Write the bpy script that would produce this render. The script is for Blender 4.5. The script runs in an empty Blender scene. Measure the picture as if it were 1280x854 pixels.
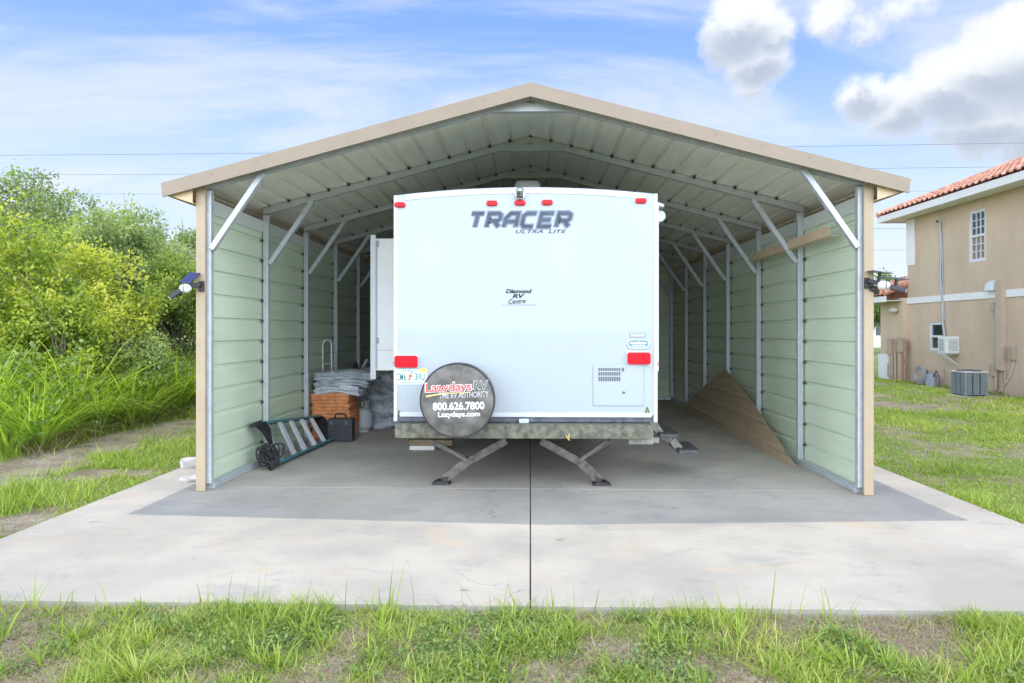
import bpy, math, random
import numpy as np
from mathutils import Vector, Matrix

SC = bpy.context.scene
COL = SC.collection
R = math.radians
random.seed(7)
RNG = np.random.default_rng(11)

# ------------------------------------------------------------------ camera
CAM_Z = 1.5
YAW = R(1.54)
F_PX = 853.33
HORIZON = 412.0
cam_d = bpy.data.cameras.new('camera')
cam_d.sensor_width = 36.0
cam_d.lens = 24.0
cam_d.shift_y = -(427.0 - HORIZON) / 1280.0
cam_d.clip_start = 0.05
cam_d.clip_end = 3000.0
cam = bpy.data.objects.new('camera', cam_d)
cam.location = (0, 0, CAM_Z)
cam.rotation_euler = (R(90), 0, YAW)
COL.objects.link(cam)
SC.camera = cam

# ------------------------------------------------------------------ light
SUN_DIR = Vector((-0.03, 0.235, 1.0)).normalized()      # towards the sun
SUN_EL = math.asin(SUN_DIR.z)
SUN_AZ = math.atan2(SUN_DIR.x, SUN_DIR.y)
sun_d = bpy.data.lights.new('sun', 'SUN')
sun_d.energy = 2.0
sun_d.angle = R(0.55)
sun_d.color = (1.0, 0.93, 0.82)
sun = bpy.data.objects.new('sun', sun_d)
sun.rotation_euler = SUN_DIR.to_track_quat('Z', 'Y').to_euler()
sun.location = (0, 0, 30)
COL.objects.link(sun)

vs = SC.view_settings
vs.view_transform = 'Standard'
vs.look = 'None'
vs.gamma = 1.0
vs.use_curve_mapping = False
vs.exposure = 0.2
SC.cycles.diffuse_bounces = 8
SC.cycles.max_bounces = 14
SC.cycles.transparent_max_bounces = 16


def at(px, py, Y):
    """world point seen at photo pixel (px, py) in the plane y = Y"""
    cx = (px - 640.0) / F_PX
    c, s = math.cos(YAW), math.sin(YAW)
    dx, dy, dz = cx * c - s, cx * s + c, -(py - HORIZON) / F_PX
    t = Y / dy
    return Vector((dx * t, Y, CAM_Z + dz * t))


def atx(px, py, X):
    cx = (px - 640.0) / F_PX
    c, s = math.cos(YAW), math.sin(YAW)
    dx, dy, dz = cx * c - s, cx * s + c, -(py - HORIZON) / F_PX
    t = X / dx
    return Vector((X, dy * t, CAM_Z + dz * t))


def atz(px, py, z=0.0):
    cx = (px - 640.0) / F_PX
    c, s = math.cos(YAW), math.sin(YAW)
    dx, dy, dz = cx * c - s, cx * s + c, -(py - HORIZON) / F_PX
    t = (z - CAM_Z) / dz
    return Vector((dx * t, dy * t, z))


# ------------------------------------------------------------------ sky
def build_world():
    w = bpy.data.worlds.new('World')
    SC.world = w
    w.use_nodes = True
    nt = w.node_tree
    nt.nodes.clear()
    N = nt.nodes.new
    L = nt.links.new
    out = N('ShaderNodeOutputWorld')
    bg = N('ShaderNodeBackground')
    bg.inputs['Strength'].default_value = 0.15
    L(bg.outputs[0], out.inputs[0])
    sky = N('ShaderNodeTexSky')
    sky.sky_type = 'NISHITA'
    sky.sun_disc = False
    sky.sun_elevation = SUN_EL
    sky.sun_rotation = SUN_AZ
    sky.air_density = 1.0
    sky.dust_density = 0.6
    sky.ozone_density = 2.0
    tc = N('ShaderNodeTexCoord')
    sep = N('ShaderNodeSeparateXYZ')
    L(tc.outputs['Generated'], sep.inputs[0])

    def math_(op, a, b=None, c=None):
        n = N('ShaderNodeMath')
        n.operation = op
        for i, v in enumerate((a, b, c)):
            if v is None:
                continue
            if isinstance(v, (int, float)):
                n.inputs[i].default_value = v
            else:
                L(v, n.inputs[i])
        return n.outputs[0]

    def ramp(v, lo, hi, a=0.0, b=1.0):
        n = N('ShaderNodeMapRange')
        n.interpolation_type = 'SMOOTHSTEP'
        L(v, n.inputs[0])
        n.inputs[1].default_value = lo
        n.inputs[2].default_value = hi
        n.inputs[3].default_value = a
        n.inputs[4].default_value = b
        return n.outputs[0]

    # cloud sheet coordinates: direction projected on a plane overhead
    zc = math_('MAXIMUM', sep.outputs['Z'], 0.0)
    zz = math_('ADD', zc, 0.18)
    ux = math_('DIVIDE', sep.outputs['X'], zz)
    uy = math_('DIVIDE', sep.outputs['Y'], zz)
    comb = N('ShaderNodeCombineXYZ')
    L(ux, comb.inputs[0])
    L(uy, comb.inputs[1])

    def noise(vec, scale, detail=6, rough=0.55, dist=0.0, loc=(0, 0, 0), sc=(1, 1, 1), rot=(0, 0, 0)):
        mp = N('ShaderNodeMapping')
        mp.inputs['Location'].default_value = loc
        mp.inputs['Scale'].default_value = sc
        mp.inputs['Rotation'].default_value = rot
        L(vec, mp.inputs[0])
        n = N('ShaderNodeTexNoise')
        n.inputs['Scale'].default_value = scale
        n.inputs['Detail'].default_value = detail
        n.inputs['Roughness'].default_value = rough
        n.inputs['Distortion'].default_value = dist
        L(mp.outputs[0], n.inputs['Vector'])
        return n.outputs['Fac']

    def mix(f, a, b):
        n = N('ShaderNodeMix')
        n.data_type = 'RGBA'
        if isinstance(f, (int, float)):
            n.inputs['Factor'].default_value = f
        else:
            L(f, n.inputs['Factor'])
        for v, k in ((a, 6), (b, 7)):
            if isinstance(v, tuple):
                n.inputs[k].default_value = (*v, 1)
            else:
                L(v, n.inputs[k])
        return n.outputs[2]

    # a slightly deeper blue between the clouds
    tn = N('ShaderNodeMix')
    tn.data_type = 'RGBA'
    tn.blend_type = 'MULTIPLY'
    tn.inputs['Factor'].default_value = 1.0
    L(sky.outputs[0], tn.inputs[6])
    tn.inputs[7].default_value = (0.80, 0.95, 1.22, 1)
    base = tn.outputs[2]
    # thin high veil, streaky
    v1 = noise(comb.outputs[0], 0.95, 8, 0.62, 0.9, (3.1, 0.4, 0), (0.7, 1.4, 1), (0, 0, R(24)))
    v2 = noise(comb.outputs[0], 0.35, 3, 0.5, 0.3, (0.9, 5.2, 0))
    veil = ramp(math_('ADD', math_('MULTIPLY', v1, 0.75), math_('MULTIPLY', v2, 0.25)), 0.42, 0.60)
    veil = math_('MULTIPLY', veil, 0.82)
    col = mix(veil, base, (4.3, 4.8, 5.7))
    # brightening haze low over the horizon
    hz = ramp(sep.outputs['Z'], 0.08, 0.44, 1.0, 0.0)
    hz2 = math_('MULTIPLY', hz, math_('ADD', 0.40, math_('MULTIPLY', v1, 0.85)))
    col = mix(hz2, col, (5.2, 5.7, 6.1))

    # cumulus: soft discs around chosen bearings, their edge broken by noise
    cn = noise(tc.outputs['Generated'], 8.5, 10, 0.62, 0.1, (0.3, 0.8, 0.2))
    cn2 = noise(tc.outputs['Generated'], 30.0, 8, 0.66, 0.0, (1.3, 2.8, 0.2))
    shp = math_('ADD', math_('MULTIPLY', cn, 0.72), math_('MULTIPLY', cn2, 0.28))
    shp = math_('MULTIPLY_ADD', shp, 2.7, -0.85)

    def bearing(px, py):
        return (at(px, py, 10.0) - Vector((0, 0, CAM_Z))).normalized()

    tot = gry = None
    for px, py, rad, k in ((925, 30, 0.062, 1.0), (905, 48, 0.05, .85), (948, 70, 0.055, 1.0), (965, 40, .04, .9), (940, 105, 0.04, 0.7), (1035, 25, 0.05, 0.6),
                           (1085, 40, 0.05, .62), (1140, 8, 0.07, .55), (1080, 122, 0.045, 0.9), (1130, 135, 0.06, 0.95),
                           (1190, 115, 0.075, 1.0), (1255, 80, 0.075, 1.0), (1235, 150, 0.08, 1.0), (1180, 165, .05, .8), (1310, 60, 0.10, 1.0),
                           (1300, 150, 0.09, 1.0), (715, 135, 0.06, .56)):
        d = bearing(px, py)
        vm = N('ShaderNodeVectorMath')
        vm.operation = 'DISTANCE'
        L(tc.outputs['Generated'], vm.inputs[0])
        vm.inputs[1].default_value = d
        m = ramp(vm.outputs['Value'], 0.0, rad * 1.45, k, 0.0)
        zn = math_('ADD', sep.outputs['Z'], math_('MULTIPLY', shp, 0.05))
        gm = math_('MULTIPLY', m, ramp(zn, d.z - rad * 0.35 + .025, d.z + rad * 0.25 + .025, 1.0, 0.0))
        tot = m if tot is None else math_('MAXIMUM', tot, m)
        gry = gm if gry is None else math_('MAXIMUM', gry, gm)
    sm = math_('ADD', math_('MULTIPLY', shp, 0.62), tot)
    dens = ramp(sm, 0.66, 1.0)
    core = ramp(math_('ADD', gry, math_('MULTIPLY', shp, 0.5)), 0.30, 1.15)
    ccol = mix(core, (6.0, 6.15, 6.3), (3.1, 3.5, 4.2))
    col = mix(math_('MULTIPLY', dens, 0.93), col, ccol)
    # unseen bright cloud bank behind the camera, added to light the shaded carport
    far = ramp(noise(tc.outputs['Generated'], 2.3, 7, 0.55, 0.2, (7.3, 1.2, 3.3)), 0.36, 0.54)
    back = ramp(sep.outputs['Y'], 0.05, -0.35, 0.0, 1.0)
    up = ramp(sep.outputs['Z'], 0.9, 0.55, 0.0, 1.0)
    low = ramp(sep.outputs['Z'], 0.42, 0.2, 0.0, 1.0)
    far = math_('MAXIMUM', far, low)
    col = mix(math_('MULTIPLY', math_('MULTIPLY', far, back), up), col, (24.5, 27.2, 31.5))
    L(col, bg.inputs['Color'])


build_world()

# ------------------------------------------------------------------ materials
MATS = {}


def M(name, col, rough=0.6, metal=0.0, var=0.0, vscale=4.0, bump=0.0, bscale=60.0, spec=0.5,
      col2=None, stretch=(1, 1, 1), coat=0.0, detail=6, lo=0.35, hi=0.68, rvar=0.0):
    if name in MATS:
        return MATS[name]
    m = bpy.data.materials.new(name)
    m.use_nodes = True
    nt = m.node_tree
    b = nt.nodes['Principled BSDF']
    b.inputs['Base Color'].default_value = (*col, 1)
    b.inputs['Roughness'].default_value = rough
    b.inputs['Metallic'].default_value = metal
    b.inputs['Specular IOR Level'].default_value = spec
    b.inputs['Coat Weight'].default_value = coat
    N, L = nt.nodes.new, nt.links.new
    tc = N('ShaderNodeTexCoord')
    mp = N('ShaderNodeMapping')
    mp.inputs['Scale'].default_value = stretch
    L(tc.outputs['Object'], mp.inputs[0])
    if var > 0 or col2 is not None:
        n = N('ShaderNodeTexNoise')
        n.inputs['Scale'].default_value = vscale
        n.inputs['Detail'].default_value = detail
        n.inputs['Roughness'].default_value = 0.6
        L(mp.outputs[0], n.inputs['Vector'])
        r = N('ShaderNodeValToRGB')
        a = tuple(max(0, c * (1 - var)) for c in col)
        z = tuple(min(1, c * (1 + var)) for c in col) if col2 is None else col2
        r.color_ramp.elements[0].position = lo
        r.color_ramp.elements[1].position = hi
        r.color_ramp.elements[0].color = (*a, 1)
        r.color_ramp.elements[1].color = (*z, 1)
        L(n.outputs['Fac'], r.inputs[0])
        L(r.outputs[0], b.inputs['Base Color'])
        if rvar > 0:
            mr = N('ShaderNodeMapRange')
            L(n.outputs['Fac'], mr.inputs[0])
            mr.inputs[1].default_value = 0.3
            mr.inputs[2].default_value = 0.7
            mr.inputs[3].default_value = max(0, rough - rvar)
            mr.inputs[4].default_value = min(1, rough + rvar)
            L(mr.outputs[0], b.inputs['Roughness'])
    if bump > 0:
        n2 = N('ShaderNodeTexNoise')
        n2.inputs['Scale'].default_value = bscale
        n2.inputs['Detail'].default_value = 4
        L(mp.outputs[0], n2.inputs['Vector'])
        bp = N('ShaderNodeBump')
        bp.inputs['Strength'].default_value = bump
        bp.inputs['Distance'].default_value = 0.02
        L(n2.outputs['Fac'], bp.inputs['Height'])
        L(bp.outputs[0], b.inputs['Normal'])
    MATS[name] = m
    return m


STEEL = M('galvanized_steel', (0.50, 0.53, 0.55), 0.5, 0.35, var=0.10, vscale=14, rvar=0.12)
STEEL_OLD = M('galvanized_roof_tube', (0.44, 0.46, 0.44), 0.55, 0.25, var=0.10, vscale=14, rvar=0.1)
TAN = M('tan_painted_trim', (0.30, 0.23, 0.165), 0.45, 0.0, var=0.05, vscale=3)
TAN_POST = M('sand_painted_trim', (0.42, 0.325, 0.215), 0.45, 0.0, var=0.06, vscale=3)
TAN_EAVE = M('warm_soffit_paint', (0.62, 0.47, 0.28), 0.5, 0.0, var=0.05, vscale=3)
TAN_DARK = M('tan_painted_panel', (0.46, 0.345, 0.22), 0.45, 0.0, var=0.08, vscale=5)
WALL_IN = M('pale_green_panel_back', (0.61, 0.70, 0.525), 0.42, 0.0, var=0.05, vscale=5, stretch=(1, .25, 1.2), spec=0.35)
ROOF_IN = M('grey_panel_back', (0.80, 0.78, 0.69), 0.45, 0.0, var=0.07, vscale=6, stretch=(2, .35, 1), rvar=0.12)
FIBRE = M('white_fibreglass', (0.405, 0.448, 0.472), 0.3, 0.0, var=0.02, vscale=1.6, stretch=(1.2, 1, .6), coat=0.25, spec=0.45, bump=.035, bscale=1.6)
WHITE = M('white_trim', (0.60, 0.63, 0.65), 0.35, 0.0, var=0.02)
WHITE2 = M('white_slide_panel', (0.76, 0.77, 0.76), 0.4, 0.0, var=0.03, vscale=4)
BLACK = M('black_plastic', (0.02, 0.02, 0.022), 0.5)
RUBBER = M('black_rubber', (0.025, 0.025, 0.027), 0.75, bump=0.1, bscale=120)
UNDER = M('dark_underbelly', (0.05, 0.055, 0.06), 0.6, var=0.35, vscale=8)
RED = M('red_lens', (0.60, 0.002, 0.012), 0.3, 0.0, spec=.25, coat=0.05, var=0.18, vscale=40)
BUMPER = M('weathered_bumper_steel', (0.10, 0.098, 0.07), 0.6, 0.15, var=0.3, vscale=16, col2=(0.20, 0.20, 0.14), bump=0.1, bscale=70)
JACK = M('jack_steel', (0.105, 0.092, 0.08), 0.6, 0.3, var=0.3, vscale=18, col2=(0.21, 0.18, 0.15))
VINYL = M('weathered_grey_vinyl', (0.10, 0.094, 0.084), 0.55, 0.0, var=0.28, vscale=7, col2=(0.205, 0.19, 0.165), bump=0.25, bscale=14)
PIPING = M('black_vinyl_piping', (0.03, 0.03, 0.035), 0.55)
INK_NAVY = M('navy_lettering', (0.018, 0.032, 0.07), 0.3, var=0.5, vscale=9, col2=(0.05, 0.08, 0.14))
INK_SILV = M('silver_blue_outline', (0.16, 0.20, 0.26), 0.3)
INK_BLACK = M('black_ink', (0.012, 0.016, 0.02), 0.4)
INK_RED = M('faded_red_print', (0.60, 0.10, 0.085), 0.5)
INK_WHITE = M('white_print', (0.82, 0.81, 0.78), 0.5)
INK_GREY = M('grey_print', (0.48, 0.48, 0.47), 0.5)
INK_YEL = M('yellow_print', (0.72, 0.55, 0.22), 0.5)
INK_GREEN = M('plate_green', (0.03, 0.22, 0.19), 0.45)
INK_ORANGE = M('plate_orange', (0.55, 0.22, 0.07), 0.45, var=.3, vscale=60)
CONC_JOINT = M('joint_dirt', (0.05, 0.05, 0.05), 0.9)

# ------------------------------------------------------------------ mesh helpers


class MB:
    """collects faces; build() links them as ONE mesh object"""

    def __init__(self):
        self.v, self.f, self.mi = [], [], []
        self.cur = 0

    def add(self, vs_, fs):
        o = len(self.v)
        self.v += [tuple(p) for p in vs_]
        for f in fs:
            self.f.append(tuple(i + o for i in f))
            self.mi.append(self.cur)
        return self

    def box(self, x0, x1, y0, y1, z0, z1):
        x0, x1 = sorted((x0, x1)); y0, y1 = sorted((y0, y1)); z0, z1 = sorted((z0, z1))
        v = [(x0, y0, z0), (x1, y0, z0), (x1, y1, z0), (x0, y1, z0), (x0, y0, z1), (x1, y0, z1), (x1, y1, z1), (x0, y1, z1)]
        return self.add(v, [(0, 3, 2, 1), (4, 5, 6, 7), (0, 1, 5, 4), (1, 2, 6, 5), (2, 3, 7, 6), (3, 0, 4, 7)])

    def bar(self, a, b, w, h=None, up=(0, 0, 1)):
        """rectangular bar from a to b; w across, h along 'up'"""
        h = w if h is None else h
        a, b = Vector(a), Vector(b)
        d = (b - a).normalized()
        u = Vector(up)
        u = u - d * u.dot(d)
        if u.length < 1e-5:
            u = Vector((0, 1, 0)) - d * d.y
        u.normalize()
        s = d.cross(u).normalized()
        v = []
        for p in (a, b):
            for i, j in ((-1, -1), (1, -1), (1, 1), (-1, 1)):
                v.append(p + s * (w / 2 * i) + u * (h / 2 * j))
        return self.add(v, [(0, 1, 2, 3), (7, 6, 5, 4), (0, 4, 5, 1), (1, 5, 6, 2), (2, 6, 7, 3), (3, 7, 4, 0)])

    def tube(self, pts, r, n=8, cap=True, closed=False):
        pts = [Vector(p) for p in pts]
        rs = r if isinstance(r, (list, tuple)) else [r] * len(pts)
        o = len(self.v)
        u = None
        m = len(pts)
        for i, p in enumerate(pts):
            if closed:
                d = pts[(i + 1) % m] - pts[i - 1]
            else:
                d = pts[min(i + 1, m - 1)] - pts[max(i - 1, 0)]
            d.normalize()
            if u is None:
                u = d.orthogonal().normalized()
            u = (u - d * u.dot(d))
            u = d.orthogonal().normalized() if u.length < 1e-6 else u.normalized()
            s = d.cross(u)
            for k in range(n):
                a = 2 * math.pi * k / n
                self.v.append(tuple(p + (u * math.cos(a) + s * math.sin(a)) * rs[i]))
        rng_ = m if closed else m - 1
        for i in range(rng_):
            for k in range(n):
                j = (i + 1) % m
                self.f.append((o + i * n + k, o + i * n + (k + 1) % n, o + j * n + (k + 1) % n, o + j * n + k))
                self.mi.append(self.cur)
        if cap and not closed:
            self.f.append(tuple(o + k for k in range(n))[::-1]); self.mi.append(self.cur)
            self.f.append(tuple(o + (m - 1) * n + k for k in range(n))); self.mi.append(self.cur)
        return self

    def lathe(self, prof, n=32, mat=None):
        """prof: (r, h) around local z; mat: Matrix to place it"""
        mat = mat or Matrix.Identity(4)
        o = len(self.v)
        for r, h in prof:
            for k in range(n):
                a = 2 * math.pi * k / n
                self.v.append(tuple(mat @ Vector((r * math.cos(a), r * math.sin(a), h))))
        for i in range(len(prof) - 1):
            for k in range(n):
                self.f.append((o + i * n + k, o + i * n + (k + 1) % n, o + (i + 1) * n + (k + 1) % n, o + (i + 1) * n + k))
                self.mi.append(self.cur)
        self.f.append(tuple(o + k for k in range(n))[::-1]); self.mi.append(self.cur)
        self.f.append(tuple(o + (len(prof) - 1) * n + k for k in range(n))); self.mi.append(self.cur)
        return self

    def prism(self, poly, vec):
        """closed polygon (3-D points) extruded by vec"""
        n = len(poly)
        vec = Vector(vec)
        v = [Vector(p) for p in poly] + [Vector(p) + vec for p in poly]
        f = [tuple(range(n))[::-1], tuple(range(n, 2 * n))]
        for i in range(n):
            f.append((i, (i + 1) % n, n + (i + 1) % n, n + i))
        return self.add(v, f)

    def sphere(self, c, r, nu=12, nv=8, sc=(1, 1, 1)):
        c = Vector(c)
        v = [c + Vector((0, 0, r * sc[2]))]
        for i in range(1, nv):
            t = math.pi * i / nv
            for k in range(nu):
                a = 2 * math.pi * k / nu
                v.append(c + Vector((r * sc[0] * math.sin(t) * math.cos(a), r * sc[1] * math.sin(t) * math.sin(a), r * sc[2] * math.cos(t))))
        v.append(c - Vector((0, 0, r * sc[2])))
        f = [(0, 1 + k, 1 + (k + 1) % nu) for k in range(nu)]
        for i in range(nv - 2):
            for k in range(nu):
                a = 1 + i * nu
                f.append((a + k, a + nu + k, a + nu + (k + 1) % nu, a + (k + 1) % nu))
        l = 1 + (nv - 2) * nu
        f += [(len(v) - 1, l + (k + 1) % nu, l + k) for k in range(nu)]
        return self.add(v, f)

    def build(self, name, mats, parent=None, smooth=None, bevel=0.0, seg=2, fix=True):
        me = bpy.data.meshes.new(name)
        me.from_pydata(self.v, [], self.f)
        for m in (mats if isinstance(mats, (list, tuple)) else [mats]):
            me.materials.append(m)
        if isinstance(mats, (list, tuple)) and len(mats) > 1:
            me.polygons.foreach_set('material_index', self.mi)
        if fix:
            import bmesh
            bm = bmesh.new(); bm.from_mesh(me)
            bmesh.ops.recalc_face_normals(bm, faces=bm.faces)
            bm.to_mesh(me); bm.free()
        if smooth is not None:
            me.polygons.foreach_set('use_smooth', [True] * len(me.polygons))
            me.set_sharp_from_angle(angle=R(smooth))
        me.update()
        o = bpy.data.objects.new(name, me)
        COL.objects.link(o)
        if parent is not None:
            o.parent = parent
            o.matrix_parent_inverse = Matrix.Translation(parent.location).inverted() if parent.type == 'EMPTY' else Matrix.Identity(4)
        if bevel:
            md = o.modifiers.new('bevel', 'BEVEL')
            md.width = bevel
            md.segments = seg
            md.limit_method = 'ANGLE'
            md.angle_limit = R(40)
        return o


def empty(name, loc, label, cat, group=None):
    o = bpy.data.objects.new(name, None)
    o.location = loc
    o.empty_display_size = 0.2
    COL.objects.link(o)
    return tag(o, label, cat, group)


def tag(o, label, cat, group=None, kind=None):
    o['label'] = label
    o['category'] = cat
    if group:
        o['group'] = group
    if kind:
        o['kind'] = kind
    return o


def sub(o, par):
    """parent a part built in world space to another part mesh"""
    o.parent = par
    return o


_TXT = {}


def text(s, name, mat, parent, center, width=None, height=None, shear=0.0, bold=0.0, rot=0.0, spacing=1.0, y=None):
    """flat lettering facing -Y; center = (x, z) world, y = plane"""
    cu = bpy.data.curves.new('t', 'FONT')
    cu.body = s
    cu.size = 1.0
    cu.shear = shear
    cu.offset = bold
    cu.space_character = spacing
    cu.resolution_u = 4
    cu.fill_mode = 'BOTH'
    ob = bpy.data.objects.new('t', cu)
    COL.objects.link(ob)
    bpy.context.view_layer.update()
    dg = bpy.context.evaluated_depsgraph_get()
    me = bpy.data.meshes.new_from_object(ob.evaluated_get(dg))
    bpy.data.objects.remove(ob)
    bpy.data.curves.remove(cu)
    n = len(me.vertices)
    co = np.zeros(n * 3)
    me.vertices.foreach_get('co', co)
    co = co.reshape(-1, 3)
    mn, mx = co.min(0), co.max(0)
    sx = width / (mx[0] - mn[0]) if width else None
    sy = height / (mx[1] - mn[1]) if height else None
    sx = sx or sy
    sy = sy or sx
    x = (co[:, 0] - (mn[0] + mx[0]) / 2) * sx
    z = (co[:, 1] - (mn[1] + mx[1]) / 2) * sy
    c, sn = math.cos(rot), math.sin(rot)
    out = np.stack([center[0] + x * c - z * sn, np.full(n, y), center[1] + x * sn + z * c], 1)
    me.vertices.foreach_set('co', out.ravel())
    me.materials.clear()
    me.materials.append(mat)
    me.name = name
    me.update()
    o = bpy.data.objects.new(name, me)
    COL.objects.link(o)
    if parent is not None:
        o.parent = parent
        if parent.type == 'EMPTY':
            o.matrix_parent_inverse = Matrix.Translation(parent.location).inverted()
    return o


# ------------------------------------------------------------------ value noise (numpy)
def vnoise(x, y, scale, seed=0, octaves=3):
    x = np.asarray(x, float) * scale
    y = np.asarray(y, float) * scale
    tot = np.zeros_like(x)
    amp, norm = 1.0, 0.0
    for o in range(octaves):
        xi, yi = np.floor(x).astype(np.int64), np.floor(y).astype(np.int64)
        fx, fy = x - xi, y - yi
        fx, fy = fx * fx * (3 - 2 * fx), fy * fy * (3 - 2 * fy)

        def h(i, j):
            n = (i * 374761393 + j * 668265263 + (seed + o) * 1442695041) & 0xFFFFFFFF
            n = ((n ^ (n >> 13)) * 1274126177) & 0xFFFFFFFF
            return ((n ^ (n >> 16)) & 0xFFFF) / 65535.0
        a = h(xi, yi) * (1 - fx) + h(xi + 1, yi) * fx
        b = h(xi, yi + 1) * (1 - fx) + h(xi + 1, yi + 1) * fx
        tot += amp * (a * (1 - fy) + b * fy)
        norm += amp
        amp *= 0.5
        x, y = x * 2.03, y * 2.03
    return tot / norm


def sstep(v, a, b):
    t = np.clip((v - a) / (b - a), 0, 1)
    return t * t * (3 - 2 * t)


SLAB_X, SLAB_Y0, SLAB_Y1 = 3.80, 3.71, 15.3


def grass_cover(x, y):
    """0 bare sand .. 1 full grass"""
    x = np.asarray(x, float); y = np.asarray(y, float)
    n = vnoise(x, y, 1.1, 3, 4)
    n2 = vnoise(x, y, 3.3, 8, 3)
    g = sstep(0.6 * n + 0.4 * n2, 0.33, 0.55)
    # foreground strip is patchy
    fg = np.maximum(sstep(0.35 * n + 0.65 * n2, 0.35, 0.57), .10)
    w = sstep(y, 4.0, 3.6) * sstep(np.abs(x), 4.6, 3.6)
    g = g * (1 - w) + fg * w
    # left sand track
    tx = -5.7 + 0.35 * (vnoise(y, y * 0 + 2.0, 0.6, 5, 2) - 0.5) - 0.02 * (y - 7)
    tr = sstep(np.abs(x - tx) + 0.5 * (n2 - 0.5), 0.66, 0.34)
    tr *= sstep(y, 12.8, 10.8)
    g = g * (1 - 0.97 * tr)
    # sandy band near the house on the right
    sb = sstep(np.abs(y - 14.6 + 0.1 * (x - 9) + 3.0 * (n - 0.5)), 2.3, 0.8) * sstep(x, 4.8, 6.0) * sstep(x, 13, 11.5)
    g = g * (1 - 0.8 * sb * sstep(n2, 0.34, 0.60))
    g = np.where((x > 3.7) & (sb < .2), np.maximum(g, .45), g)
    return g


def ground_h(x, y):
    x = np.asarray(x, float); y = np.asarray(y, float)
    z = -0.06 + 0.035 * (vnoise(x, y, 0.7, 21, 3) - 0.5)
    # the strip in front drops a little away from the slab
    z = z + 0.042 * sstep(y, 4.4, 3.5) * sstep(np.abs(x), 6.5, 3.5) - 0.05 * sstep(y, 3.5, 2.4)
    inside = (np.abs(x) < SLAB_X + 0.05) & (y > SLAB_Y0 - 0.03) & (y < SLAB_Y1 + 0.05)
    return np.where(inside, -0.12, z)


# ------------------------------------------------------------------ ground
def build_ground():
    xs = np.concatenate([[-900, -300, -120, -60, -36, -24, -18], np.arange(-15, -8, 0.25), np.arange(-8, 8, 0.1),
                         np.arange(8, 16, 0.25), [18, 24, 36, 60, 120, 300, 900]])
    ys = np.concatenate([[-900, -300, -100, -30, -10, -4, -1, 0.5, 1.4], np.arange(2.0, 5.0, 0.06), np.arange(5.0, 17, 0.12),
                         np.arange(17, 30, 0.5), [33, 38, 46, 60, 90, 150, 300, 900]])
    X, Y = np.meshgrid(xs, ys, indexing='ij')
    Z = ground_h(X, Y)
    G = grass_cover(X, Y)
    nx, ny = X.shape
    V = np.stack([X, Y, Z], -1).reshape(-1, 3)
    i = np.arange(nx - 1)[:, None] * ny + np.arange(ny - 1)[None, :]
    Fq = np.stack([i, i + ny, i + ny + 1, i + 1], -1).reshape(-1, 4)
    m = bpy.data.materials.new('sandy_soil_and_turf')
    m.use_nodes = True
    nt = m.node_tree
    N, L = nt.nodes.new, nt.links.new
    b = nt.nodes['Principled BSDF']
    b.inputs['Roughness'].default_value = 0.95
    b.inputs['Specular IOR Level'].default_value = 0.15
    at_ = N('ShaderNodeAttribute'); at_.attribute_name = 'cover'
    tc = N('ShaderNodeTexCoord')

    def noise(s, d=5, r=0.6):
        n = N('ShaderNodeTexNoise'); n.inputs['Scale'].default_value = s; n.inputs['Detail'].default_value = d
        n.inputs['Roughness'].default_value = r
        L(tc.outputs['Object'], n.inputs['Vector'])
        return n.outputs['Fac']

    def ramp(v, *els):
        r = N('ShaderNodeValToRGB')
        L(v, r.inputs[0])
        r.color_ramp.elements[0].position, r.color_ramp.elements[1].position = els[0][0], els[-1][0]
        r.color_ramp.elements[0].color = (*els[0][1], 1)
        r.color_ramp.elements[1].color = (*els[-1][1], 1)
        for p, c in els[1:-1]:
            e = r.color_ramp.elements.new(p); e.color = (*c, 1)
        return r.outputs[0]
    soil = ramp(noise(38, 8, 0.75), (0.28, (0.13, 0.105, 0.08)), (0.48, (0.32, 0.27, 0.215)), (0.70, (0.50, 0.45, 0.38)))
    soil2 = ramp(noise(3.0, 6, 0.65), (0.35, (0.62, 0.58, 0.54)), (0.65, (1, 1, 1)))
    mx0 = N('ShaderNodeMix'); mx0.data_type = 'RGBA'; mx0.blend_type = 'MULTIPLY'; mx0.inputs['Factor'].default_value = 1
    L(soil, mx0.inputs[6]); L(soil2, mx0.inputs[7])
    turf = ramp(noise(55, 8, 0.75), (0.25, (0.07, 0.085, 0.03)), (0.5, (0.17, 0.22, 0.065)), (0.75, (0.32, 0.33, 0.15)))
    mr = N('ShaderNodeMath'); mr.operation = 'MULTIPLY_ADD'
    L(noise(22, 6, 0.7), mr.inputs[0]); mr.inputs[1].default_value = 1.3; mr.inputs[2].default_value = -0.65
    ad = N('ShaderNodeMath'); ad.operation = 'ADD'; ad.use_clamp = True
    L(at_.outputs['Fac'], ad.inputs[0]); L(mr.outputs[0], ad.inputs[1])
    sm = N('ShaderNodeMapRange'); L(ad.outputs[0], sm.inputs[0]); sm.inputs[1].default_value = 0.3; sm.inputs[2].default_value = 0.8
    mx = N('ShaderNodeMix'); mx.data_type = 'RGBA'
    L(sm.outputs[0], mx.inputs['Factor']); L(mx0.outputs[2], mx.inputs[6]); L(turf, mx.inputs[7])
    L(mx.outputs[2], b.inputs['Base Color'])
    bp = N('ShaderNodeBump'); bp.inputs['Strength'].default_value = 0.7; bp.inputs['Distance'].default_value = 0.02
    L(noise(45, 8, 0.7), bp.inputs['Height']); L(bp.outputs[0], b.inputs['Normal'])
    o = fast_mesh('ground', V, Fq, None, m, {'cover': G.reshape(-1)})
    o['kind'] = 'structure'
    o['label'] = 'sandy ground with patchy green turf around the concrete pad'
    return o


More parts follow.
